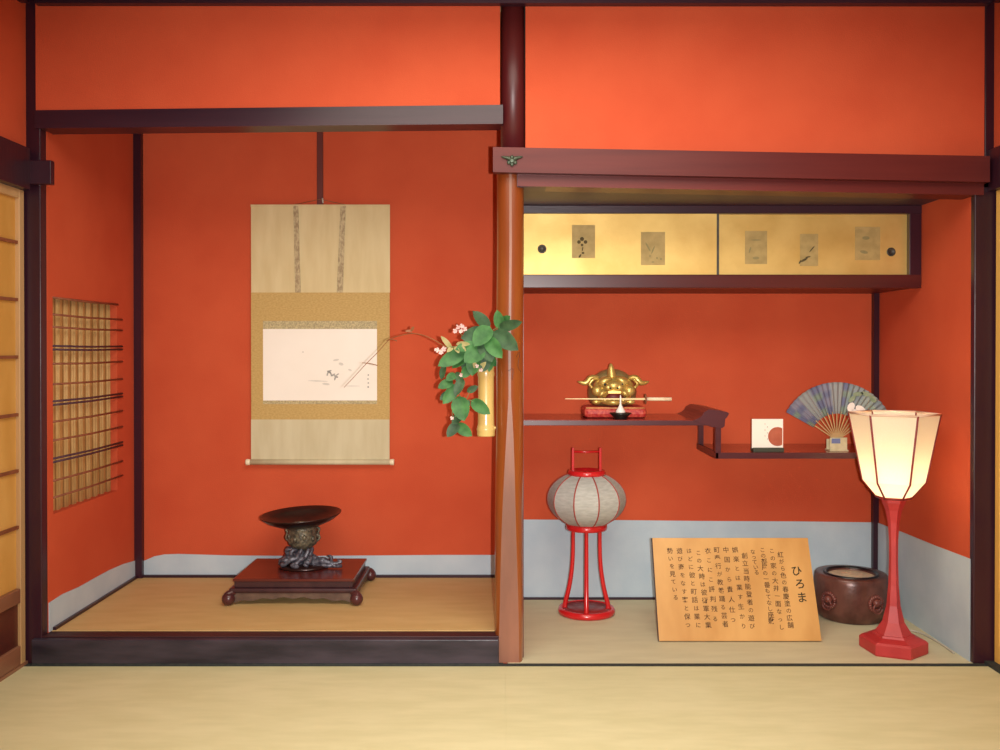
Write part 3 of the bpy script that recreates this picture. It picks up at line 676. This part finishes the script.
stem([(480, 352, -.03), (460, 347, -.05), (446, 348, -.06), (441, 351, -.07)], .002, .0012)
# long bare twig arching over the scroll
stem([(480, 360, .0), (462, 352, .0), (448, 348, .02), (436, 341, .04), (424, 335.5, .06), (412, 333.5, .08), (399, 336, .10), (389, 340, .12), (378, 352, .14), (366, 364, .16), (354, 377, .18), (344, 387.5, .20)], .0022, .0012, TWIG, 'twig')
stem([(377.5, 365.5, .15), (370, 363.5, .15), (362, 362.8, .15)], .0018, .0012, TWIG, 'twig')
stem([(397, 341, .11), (391, 339.2, .115), (386, 341, .12)], .0022, .0012, TWIG, 'twig')
stem([(412, 333.5, .08), (411, 330, .08), (414, 327.5, .08)], .0022, .0012, TWIG, 'twig')
leaf((412, 331), (405, 331), 3, .08, .08, TWIG); leaf((411, 331), (414, 326.5), 3.5, .08, .07, TWIG)
def floret(px, py, y, r=.012, n=6):
    c = P(px, py, y); f = obj('flower', MB().ball(c, r * .35, n=8), PETAL, sp)
    for i in range(n):
        a = 2 * PI * i / n + random.random(); dv = Vector((math.cos(a), -.5, math.sin(a))).normalized()
        e = c + dv * r; sd = dv.cross(Vector((0, -1, 0))).normalized() * r * .38
        mb = MB().add([c, c + dv * r * .6 + sd, e, c + dv * r * .6 - sd, c + dv * r * .6 + Vector((0, -.002, 0))], [(0, 1, 4), (1, 2, 4), (2, 3, 4), (3, 0, 4)], True)
        obj('petal', mb, PETAL, f)
for px, py in ((458, 327), (462, 326), (455, 331), (461, 331), (465, 329)): floret(px, py, -.06 - random.random() * .02, .011)
for px, py in ((437, 350), (441, 352), (444, 349)): floret(px, py, -.08, .012)
for px, py in ((461, 375), (477, 366), (481, 370), (452, 418)): floret(px, py, -.07, .009, 5)

# ================================================================ OBJECTS ON THE UPPER SHELF
ly = .66
lq = lambda px, py, y=ly: P(px, py, y)
u1 = (lq(1, 0) - lq(0, 0)).x      # metres per pixel here
cu = thing('cushion', (lq(613, 418).x, ly, uz), 'red brocade cushion under the gilded beast head', 'cushion')
cc = MB(); x0, x1 = lq(583, 410).x, lq(645, 410).x
cc.box(x0, x1, ly - .058, ly + .12, uz + .001, uz + .052, b=.018)
obj('cover', cc, CUSH, cu)
for yv in (ly - .056,):
    obj('piping', MB().tube([(x0 + .01, yv, uz + .046), (x1 - .01, yv, uz + .046)], .004, 6), mat('gold_thread', srgb(222, 140, 90), srgb(240, 180, 120), .4, 90), cu)
ct = uz + .052
lc = lq(613.5, 395)
li = thing('beast_head', (lc.x, ly, ct), 'gilded horned beast head holding a sword in its open mouth', 'ornament')
G = lambda px, py, dy=0.0: P(px, py, ly + dy)
mane = MB().ball(lc + Vector((0, .055, .012)), .115, .98, .62, .92, 24)
mane.v = [(x_, y_, max(z_, ct + .001)) for x_, y_, z_ in mane.v]
obj('mane', mane, GOLDD, li, 'dull grey-gold rounded mane')
hd = MB()
hd.ball(G(613.5, 386, .0), .092, 1.0, .75, .52, 24)                        # skull
for s_ in (-1, 1):
    hd.ball(G(613.5 + s_ * 9, 381, -.055), .026, 1.3, .8, .6, 12, Euler((0, s_ * .4, 0)))     # brow
    hd.ball(G(613.5 + s_ * 16, 391, -.045), .026, 1, .8, .9, 12)           # cheek
    hd.tube(spline([G(613.5 + s_ * 20, 379, -.03), G(613.5 + s_ * 24, 384, -.03), G(613.5 + s_ * 21, 388, -.04)], 4), .007, 7)
obj('face', hd, GOLDM, li)
ms = MB().ball(G(614, 386, -.08), .030, 1.25, .9, .75, 16)
for s_ in (-1, 1): ms.ball(G(614 + s_ * 5.5, 387.5, -.094), .014, 1.2, .8, .9, 10)
nos = obj('nose', ms, GOLDM, li)
for s_ in (-1, 1): obj('nostril', MB().ball(G(614 + s_ * 3.6, 388.2, -.106), .0042, n=8), BLACK, nos)
for s_ in (-1, 1):
    ey = obj('eye', MB().ball(G(613.5 + s_ * 9.0, 384.2, -.064), .014, 1.25, .8, .9, 12), GOLDM, li)
    obj('pupil', MB().ball(G(613.5 + s_ * 8.6, 384.4, -.074), .0065, n=8), BLACK, ey)
    e = MB()
    pts = spline([G(613.5 + s_ * 15, 378, .0), G(613.5 + s_ * 22, 378, -.005), G(613.5 + s_ * 28, 383, -.01), G(613.5 + s_ * 36, 381.5, -.01)], 5)
    rr = [.008, .010, .012, .013, .014, .0145, .015, .015, .014, .0135, .0125, .011, .009, .007, .004, .001]
    e.tube(pts, rr, 9)
    obj('ear', e, GOLDM, li)
hn = MB().tube(spline([G(612, 378, -.02), G(611.3, 371, -.015), G(610.8, 363.5, -.01)], 5), [.021, .0205, .020, .019, .018, .0165, .015, .013, .010, .007, .003], 10)
obj('horn', hn, GOLDM, li)
obj('mouth_interior', MB().ball(G(614, 396.5, -.030), .044, 1.05, .7, .62, 16), MOUTH, li)
up_ = MB().tube(spline([G(604, 396, -.06), G(608, 392, -.085), G(614, 391.5, -.092), G(620, 391.5, -.085), G(625, 395, -.06)], 5), .010, 8)
obj('upper_lip', up_, GOLDM, li)
obj('upper_teeth', MB().box(G(608, 392, -.1).x, G(621, 392, -.1).x, ly - .104, ly - .09, G(0, 393.8, -.1).z, G(0, 391.2, -.1).z, b=.002), mat('gold_teeth', srgb(250, 214, 130), None, .3, metal=.5), li)
for s_ in (-1, 1):
    obj('tusk', MB().tube([G(613.5 + s_ * 9.5, 391.5, -.075), G(613.5 + s_ * 14, 396, -.08)], [.012, .006], 8), GOLDM, li)
jw = MB().tube(spline([G(600, 397, -.02), G(604, 401, -.06), G(614, 402.5, -.085), G(624, 401, -.06), G(628, 397, -.02)], 5), .013, 9)
for k in range(5): jw.ball(G(605 + 4.5 * k, 400.5, -.085 + .006 * abs(k - 2)), .009, .8, .8, 1.2, 8)
jw.v = [(x_, y_, max(z_, ct + .001)) for x_, y_, z_ in jw.v]
jwo = obj('lower_jaw', jw, GOLDM, li)
for s_ in (-1, 1): obj('beard_curl', MB().ball(G(613.5 + s_ * 17, 402, -.05), .014, 1.5, .9, .8, 10), GOLDM, jwo)
sw = thing('sword', (lq(640, 399).x, ly - .08, Z(401, ly)), 'small sword with a white handle gripped in the gilded mouth', 'sword')
ys = -.105
b0, b1 = G(565, 398.8, ys), G(645, 399, ys)
obj('blade', MB().hexa([b0 + Vector((0, 0, -.001)), b1 + Vector((0, -.002, -.0045)), b1 + Vector((0, .003, -.004)), b0 + Vector((0, .002, -.001)), b0 + Vector((0, 0, .001)), b1 + Vector((0, -.002, .0045)), b1 + Vector((0, .003, .004)), b0 + Vector((0, .002, .001))]), STEEL, sw)
g = G(645.5, 399, ys)
obj('guard', MB().lathe([(.020, -.003), (.024, 0), (.020, .003)], (0, 0, 0), 18, M=Matrix.Rotation(PI / 2, 4, 'Y')).shift(g), ROD, sw)
obj('handle', MB().tube([G(647, 399, ys), G(671.5, 399.2, ys)], [.0075, .0085], 10), mat('handle_white', srgb(236, 206, 170), srgb(246, 226, 196), .5, 60), sw)
# small white ornament on black foot
oy = SY + .035
oc = P(620.5, 419, oy)
of = thing('incense_ornament', (oc.x, oy, uz), 'small white pointed ornament on a black foot before the cushion', 'ornament')
obj('black_foot', MB().lathe([(.026, uz), (.028, uz + .006), (.040, uz + .020), (.050, uz + .027), (.046, uz + .030)], (oc.x, oy, 0), 24), BLACK, of)
zt_ = uz + .030
obj('white_body', MB().lathe([(.022, zt_), (.021, zt_ + .006), (.014, zt_ + .018), (.008, zt_ + .028), (.004, zt_ + .038), (.0032, zt_ + .070), (.001, zt_ + .078)], (oc.x, oy, 0), 16), WHITE, of)

# ================================================================ OBJECTS ON THE LOWER SHELF
ky = SY + .05
k0, k1 = P(752, 419, ky), P(783, 447.5, ky)
cdst = thing('greeting_card', ((k0.x + k1.x) / 2, ky, lz), 'square white card with an orange disc standing on the lower shelf', 'card')
obj('base', bx(k0.x + .001, k1.x - .001, ky - .022, ky + .028, lz, k1.z, b=.003), GREENDK, cdst)
obj('sheet', bx(k0.x, k1.x, ky, ky + .004, k1.z - .004, k0.z), PAPER, cdst)
dc = P(777.5, 436.5, ky); rdi = P(787, 436, ky).x - dc.x
arc = [(dc.x + rdi * math.cos(t), dc.z + rdi * math.sin(t)) for t in [math.radians(50 + i * 10) for i in range(27)] if dc.x + rdi * math.cos(t) < k1.x]
obj('orange_disc', MB().prism([(min(x, k1.x), z) for x, z in arc], ky - .001, ky + .0005), ORANGE, cdst)
blots('small_print', [(765 + 2.5 * (i % 2) , 424 + 3 * i, .0018, 1, 1.6, 0) for i in range(6)], ky - .0006, INK, cdst, True)
# folding fan
fy = SY + .10
fp = P(837, 440.5, fy); fu = (P(1, 0, fy) - P(0, 0, fy)).x
R1, R0 = 58.5 * fu, 27 * fu
fn = thing('folding_fan', (fp.x, fy, fp.z), 'open folding fan in blue and green plaid with a white crane', 'fan')
NF, NR = 44, 10
vs = []; cols = []
A0, A1 = math.radians(151), math.radians(30)
blue, green, grey, lilac = (.16, .17, .28), (.22, .28, .23), (.33, .34, .34), (.26, .25, .33)
for i in range(NF + 1):
    a = A0 + (A1 - A0) * i / NF
    for j in range(NR + 1):
        r = R0 + (R1 - R0) * j / NR
        vs.append((fp.x + r * math.cos(a), fy + (.004 if i % 2 else -.004), fp.z + r * math.sin(a)))
        band_a = int((i + 2) / 4.4) % 3; band_r = int(j / 2.6) % 2
        c = {0: blue, 1: lilac, 2: grey}[band_a] if band_r else {0: green, 1: blue, 2: grey}[band_a]
        if i > 26: c = tuple(.55 * q_ + .45 * g_ for q_, g_ in zip(c, (.33, .42, .34)))
        if j == NR or j == 0: c = tuple(.8 * q_ for q_ in c)
        cols.append((*c, 1))
fm = MB().add(vs, [(i * (NR + 1) + j, i * (NR + 1) + j + 1, (i + 1) * (NR + 1) + j + 1, (i + 1) * (NR + 1) + j) for i in range(NF) for j in range(NR)])
lf = obj('fan_leaf', fm, FANM, fn)
ca = lf.data.color_attributes.new('pattern', 'FLOAT_COLOR', 'POINT')
for i, c in enumerate(cols): ca.data[i].color = c
sol = lf.modifiers.new('thickness', 'SOLIDIFY'); sol.thickness = .0008
yy = fy - .0052
blots('crane_motif', [(851, 407, .020, .8, 1.1, .5), (860.5, 409, .024, 1.0, .6, .5), (855, 411, .014, 1, .6, .2)], yy, WHITE, lf)
GRN = mat('fan_green', srgb(120, 140, 110), srgb(150, 164, 136), .7, 40)
blots('crane_wreath', [(852, 399, .020, 1, .5, -.7), (858, 394, .020, 1.2, .5, -.1), (866, 394, .020, 1.2, .5, .3), (873, 399, .020, 1, .6, .8)], yy, GRN, lf)
for i in range(13):
    a = A0 + (A1 - A0) * (i + .5) / 13
    obj('rib', MB().hexa([(fp.x + rr_ * math.cos(a) + s_ * .0022 * math.sin(a), fy + .002 * i / 13 + o_, fp.z + rr_ * math.sin(a) - s_ * .0022 * math.cos(a)) for rr_ in (-.01, R0 + .01) for s_, o_ in ((-1, -.001), (1, -.001), (1, .001), (-1, .001))]), FANRIB, fn)
obj('pivot_pin', MB().lathe([(.004, -.006), (.004, .006)], (0, 0, 0), 10, M=Matrix.Rotation(PI / 2, 4, 'X')).shift(fp), IRON, fn)
h0, h1 = P(828, 437, fy), P(845, 450, fy)
ho = thing('fan_holder', ((h0.x + h1.x) / 2, fy, lz), 'small pale holder gripping the foot of the folding fan', 'holder')
obj('front_plate', bx(h0.x, h1.x, fy - .028, fy - .020, lz, h0.z, b=.002), CLEAR, ho)
obj('rear_plate', bx(h0.x, h1.x, fy + .016, fy + .022, lz, h0.z - .01, b=.002), CLEAR, ho)
obj('base_plate', bx(h0.x - .004, h1.x + .004, fy - .034, fy + .03, lz, lz + .006, b=.002), CLEAR, ho)
obj('blue_patch', bx(h0.x + .006, h0.x + .045, fy - .0288, fy - .0275, h0.z - .026, h0.z - .004), BLUEP, ho)

# ================================================================ RED LANTERN
gy = .672
gc = P(586.5, 500, gy); gx = gc.x
gz = lambda py: Z(py, gy)
gu = (P(1, 0, gy) - P(0, 0, gy)).x
ln_ = thing('red_lantern', (gx, gy, 0), 'round gauze lantern on a red lacquered stand with curved legs', 'lantern')
obj('base', MB().lathe([(.118, 0), (.128, .004), (.130, .016), (.124, .028), (.112, .030), (.108, .024), (.0, .024)], (gx, gy, 0), 40, caps=False), REDLAC, ln_)
obj('base_floor', MB().lathe([(.110, .018), (.110, .0255), (.02, .0255)], (gx, gy, 0), 32), REDDK, ln_)
zr = gz(527)
for k in range(4):
    a = k * PI / 2 - .094
    prof = [(.098, .024), (.095, .05), (.078, .12), (.066, .20), (.061, .28), (.0605, zr)]
    s_ = spline([(gx + r * math.cos(a), gy + r * math.sin(a), z) for r, z in prof], 5)
    obj('leg', MB().tube(s_, [.0115 - .003 * i / len(s_) for i in range(len(s_))], 9), REDLAC, ln_)
obj('lower_ring', MB().lathe([(.075, zr - .012), (.092, zr - .010), (.095, zr), (.092, zr + .016), (.075, zr + .018)], (gx, gy, 0), 36), REDLAC, ln_)
gt, gb = gz(473.5), zr + .010
mid = (gt + gb) / 2; hh = (gt - gb) / 2; RX = 39 * gu
# ten gauze gores, each bulging between its ribs
def gprof(t): # t 0..1 bottom..top
    a = -1.12 + 2.24 * t
    return (.072 + (RX - .072) * (math.cos(a) - math.cos(1.12)) / (1 - math.cos(1.12))), mid + hh * math.sin(a) / math.sin(1.12)
for k in range(10):
    ac = -PI / 2 - .094 + k * 2 * PI / 10
    vs = []
    for i in range(13):
        r, z = gprof(i / 12)
        for j in range(7):
            a = ac + (j / 6 - .5) * (2 * PI / 10) * .985
            rr_ = r * math.cos(PI / 10) / math.cos(a - ac) * 1.012
            vs.append((gx + rr_ * math.cos(a), gy + rr_ * math.sin(a), z))
    obj('gauze_gore', MB().add(vs, [(i * 7 + j, i * 7 + j + 1, (i + 1) * 7 + j + 1, (i + 1) * 7 + j) for i in range(12) for j in range(6)], True), GAUZE, ln_)
    ar = ac + PI / 10
    obj('rib', MB().tube([(gx + gprof(i / 12)[0] * 1.006 * math.cos(ar), gy + gprof(i / 12)[0] * 1.006 * math.sin(ar), gprof(i / 12)[1]) for i in range(13)], .0034, 6), RIBPINK, ln_)
obj('upper_ring', MB().lathe([(.068, gt - .008), (.084, gt - .006), (.087, gt + .004), (.082, gt + .016), (.068, gt + .018), (.060, gt + .006)], (gx, gy, 0), 36), REDLAC, ln_)
hd_ = obj('handle', MB().tube([(gx - .065, gy, gz(451.5)), (gx, gy, gz(452)), (gx + .065, gy, gz(451.5))], .0055, 8), REDLAC, ln_)
for s_ in (-1, 1):
    obj('handle_post', bx(gx + s_ * .062 - .006, gx + s_ * .062 + .006, gy - .008, gy + .008, gt + .004, gz(447.5), b=.002), REDLAC, hd_)

# ================================================================ SIGN BOARD
BL = Vector((.651, .268, 0.0)); BR = Vector((1.315, .268, 0.0)); TL = Vector((.651, .440, .386)); TR = Vector((1.315, .440, .386))
upv = (TL - BL).normalized(); rt = Vector((1, 0, 0)); nv = rt.cross(upv).normalized()     # facing the room
TH = .016
def onb(u, v, d=0.0): return BL + rt * (u * .664) + upv * (v * .4226) + nv * d
lift = Vector((0, -.014, 0.0065))
sg = thing('sign_board', ((BL + BR) / 2 + Vector((0, .05, 0))), 'honey wooden sign board lettered in brush writing, leaning back on the floor', 'sign')
def slabb(u0, u1, v0, v1, d0, d1):
    return MB().hexa([onb(u0, v0, d1) + lift, onb(u1, v0, d1) + lift, onb(u1, v0, d0) + lift, onb(u0, v0, d0) + lift, onb(u0, v1, d1) + lift, onb(u1, v1, d1) + lift, onb(u1, v1, d0) + lift, onb(u0, v1, d0) + lift])
obj('board', slabb(0, 1, 0, 1, -TH, 0), SIGNW, sg)
obj('side_edge', slabb(-.004, 0, 0, 1, -TH, 0), SIGNE, sg)
prop = MB()
for u in (.25, .75):
    prop.hexa([onb(u - .02, .62, -TH) + lift, onb(u + .02, .62, -TH) + lift, onb(u + .02, .67, -TH) + lift, onb(u - .02, .67, -TH) + lift,
               Vector((onb(u - .02, 0).x, .50, 0)), Vector((onb(u + .02, 0).x, .50, 0)), Vector((onb(u + .02, 0).x, .515, 0)), Vector((onb(u - .02, 0).x, .515, 0))])
obj('rear_prop', prop, PALEWOOD, sg)
def writing(name, items, m, bold=0.0):
    """items: (text, u, v, size) one character cell at a time"""
    mb = MB()
    dg = None
    cache = {}
    for ch, u, v, size, rot in items:
        if ch not in cache:
            c = bpy.data.curves.new('glyph', 'FONT'); c.body = ch; c.align_x = 'CENTER'; c.offset = bold; c.resolution_u = 2
            o = bpy.data.objects.new('glyph', c); COL.objects.link(o); bpy.context.view_layer.update()
            me = bpy.data.meshes.new_from_object(o.evaluated_get(bpy.context.evaluated_depsgraph_get()))
            cache[ch] = ([v_.co.copy() for v_ in me.vertices], [tuple(p.vertices) for p in me.polygons])
            bpy.data.objects.remove(o); bpy.data.curves.remove(c); bpy.data.meshes.remove(me)
        vv, ff_ = cache[ch]; cr, srn = math.cos(rot), math.sin(rot)
        pts = []
        for q_ in vv:
            a_, b_ = q_.x, q_.y - .35
            pts.append(onb(u, v, .0006) + lift + rt * ((a_ * cr - b_ * srn) * size) + upv * ((a_ * srn + b_ * cr) * size))
        mb.add(pts, ff_)
    return obj(name, mb, m, sg)
def uv(px, py):
    v = (642 - py) / (642 - 539.5); x0 = 659 + (652 - 659) * v; x1 = 821 + (807 - 821) * v
    # perspective along the lean is slight
    return (px - x0) / (x1 - x0), v
items = []
for ch, px, py in (('ひ', 796, 573.5), ('ろ', 799.5, 586.5), ('ま', 801.5, 600)):
    u, v = uv(px, py); items.append((ch, u, v, .046, random.uniform(-.05, .05)))
writing('title_writing', items, mat('title_ink', srgb(50, 44, 26), None, .9), .012)
cols_ = [('紅がら色の春慶塗の広舗', 780, 557, 790, 627), ('この家の大井一面なっし', 771, 553, 781, 629), ('この部屋の一番もてなし座敷', 762, 552, 771, 623),
         ('なっている', 752.5, 554, 756, 575), ('創立当時能登者の遊び', 744, 558, 752, 628), ('娯楽とは業す生かり', 734.5, 552, 743, 628), ('中国から貴人仕つ', 725.5, 552, 733, 622),
         ('町奉行が教養踊る芸者', 716, 552, 725, 626), ('衣こにこ評判残る', 707.5, 553, 715, 621), ('この大時は彼術軍大業', 698, 555, 708, 627), ('はどに彼と町話は業に', 688.5, 553, 698, 627), ('遊び商をなす客と保つ', 679, 553, 688, 627), ('勢いを見ている', 669.5, 553, 675.5, 600)]
items = []
for s_, xa, ya, xb, yb_ in cols_:
    n = len(s_)
    for i, ch in enumerate(s_):
        t = i / max(1, n - 1); u, v = uv(xa + (xb - xa) * t, ya + (yb_ - ya) * t)
        items.append((ch, u + random.uniform(-.002, .002), v, .0265 * (1 if ord(ch) > 0x4e00 else .85), random.uniform(-.08, .08)))
writing('column_writing', items, INK2, .005)

# ================================================================ BRAZIER
hy = .62
hc = P(851, 600, hy); hx = hc.x
hr = 36.5 * (P(1, 0, hy) - P(0, 0, hy)).x
hz = Z(572.5, hy)
hb = thing('brazier', (hx, hy, 0), 'round brown lacquered brazier filled with pale ash behind the sign', 'brazier')
pr = [(hr * .80, 0), (hr * .86, .006), (hr * .96, .045), (hr * 1.0, .09), (hr * 1.0, .13), (hr * .97, hz - .025), (hr * .95, hz - .006), (hr * .92, hz), (hr * .70, hz - .002), (hr * .665, hz - .008), (hr * .66, hz - .03), (hr * .62, hz - .04), (.01, hz - .04)]
obj('bowl', MB().lathe(pr, (hx, hy, 0), 48, caps=False), COPPER, hb)
obj('rim', MB().lathe([(hr * .64, hz - .004), (hr * .66, hz + .004), (hr * .72, hz + .004), (hr * .73, hz - .003)], (hx, hy, 0), 48, caps=False), BLACK, hb)
obj('ash', MB().lathe([(hr * .655, hz - .014), (hr * .6, hz - .010), (hr * .3, hz - .007), (.005, hz - .006)], (hx, hy, 0), 32), ASH, hb)
for a in (math.radians(216), math.radians(286)):
    c = Vector((hx + hr * 1.0 * math.cos(a), hy + hr * 1.0 * math.sin(a), .105))
    od = Vector((math.cos(a), math.sin(a), 0)); sd = Vector((-math.sin(a), math.cos(a), 0))
    lg_ = MB()
    lg_.ball(c + od * .008, .020, 1, 1, .9, 12)
    for k in range(20):
        t = k / 19 * 2 * PI; lg_.ball(c + od * .004 + sd * (.030 * math.cos(t)) + Vector((0, 0, .030 * math.sin(t) - .005)), .009, n=8)
    hl = obj('lion_boss', lg_, COPPERR, hb)
    rg = MB().tube([c + od * .018 + sd * (.022 * math.cos(k / 16 * 2 * PI)) + Vector((0, 0, .022 * math.sin(k / 16 * 2 * PI) - .022)) for k in range(17)], .004, 6)
    obj('ring', rg, COPPERR, hl)

# ================================================================ LIT FLOOR LAMP
py_ = .158
lc_ = P(893.4, 600, py_); lx = lc_.x
qz = lambda py: Z(py, py_)
qu = (P(1, 0, py_) - P(0, 0, py_)).x
lm = thing('floor_lamp', (lx, py_, 0), 'lit paper-shaded lamp on a red hexagonal stem and base', 'lamp')
HA = PI / 6 + PI / 6 - PI / 2   # flat side to the front
def hexring(r, z, ang=math.radians(-23.2)): return [Vector((lx + r * math.cos(ang + k * PI / 3), py_ + r * math.sin(ang + k * PI / 3), z)) for k in range(6)]
def hexloft(prof):
    mb = MB(); vs = [v for r, z in prof for v in hexring(r, z)]
    n = len(prof)
    fs = [(j * 6 + i, j * 6 + (i + 1) % 6, (j + 1) * 6 + (i + 1) % 6, (j + 1) * 6 + i) for j in range(n - 1) for i in range(6)]
    fs += [tuple(range(5, -1, -1)), tuple(range((n - 1) * 6, n * 6))]
    return mb.add(vs, fs)
obj('base', hexloft([(.123, 0), (.127, .006), (.127, .044), (.118, .052), (.080, .062), (.076, .070)]), REDLAC2, lm)
zs1 = qz(499)
obj('stem', hexloft([(.070, .068), (.060, .085), (.041, .115), (.026, .18), (.0195, .26), (.0165, .36), (.017, .44), (.0215, .51), (.031, .56), (.044, zs1 - .012), (.045, zs1)]), REDLAC2, lm)
zt1, zk, zb1 = qz(413.5), qz(481), qz(497)
r_t, r_k, r_b = 42.6 * qu, 29.4 * qu, 16.5 * qu
shd = obj('shade_frame', MB(), REDDK, lm) if False else None
frm = MB()
rings = [(r_t, zt1), (r_k, zk), (r_b, zb1)]
hex_t, hex_k, hex_b = hexring(r_t, zt1), hexring(r_k, zk), hexring(r_b, zb1)
for i in range(6):
    frm.tube([hex_t[i], hex_k[i], hex_b[i]], .0042, 6)
    frm.tube([hex_b[i], hex_b[(i + 1) % 6]], .006, 6)
shf = obj('shade_frame', frm, REDDK, lm)
rimm = MB()
for i in range(6): rimm.tube([hex_t[i], hex_t[(i + 1) % 6]], .0042, 6)
obj('top_rim', rimm, mat('rim_pale', srgb(226, 196, 172), None, .4), shf)
for i in range(6):
    j = (i + 1) % 6
    A, B, C, D, E_, F_ = hex_t[i], hex_t[j], hex_k[i], hex_k[j], hex_b[i], hex_b[j]
    obj('shade_panel', MB().add([A, B, D, C, F_, E_], [(0, 1, 2, 3), (3, 2, 4, 5)]), LAMPPAPER, lm)
obj('socket', MB().lathe([(.018, zs1 - .004), (.018, zs1 + .03)], (lx, py_, 0), 14), BLACK, lm)
zbulb = qz(478)
obj('bulb', MB().ball((lx, py_, zbulb), .022, 1, 1, 1.15, 14), BULB, lm)
lb = light('lamp_bulb_light', 'POINT', (lx, py_, zbulb + .005), 3.4, (1.0, .80, .50), shadow_soft_size=.03)
# mains cord from the lamp along the wall
cp = [(lx + .03, py_ + .11, .004), (lx + .08, py_ + .20, .004), (lx + .13, py_ + .25, .0045), (XR - .04, py_ + .22, .0045), (XR - .018, py_ + .08, .004), (XR - .02, .11, .004)]
tag(obj('power_cord', MB().tube(spline(cp, 8), .004, 6), CABLE), 'pale power cord of the lamp running along the grey paper band', 'cord')
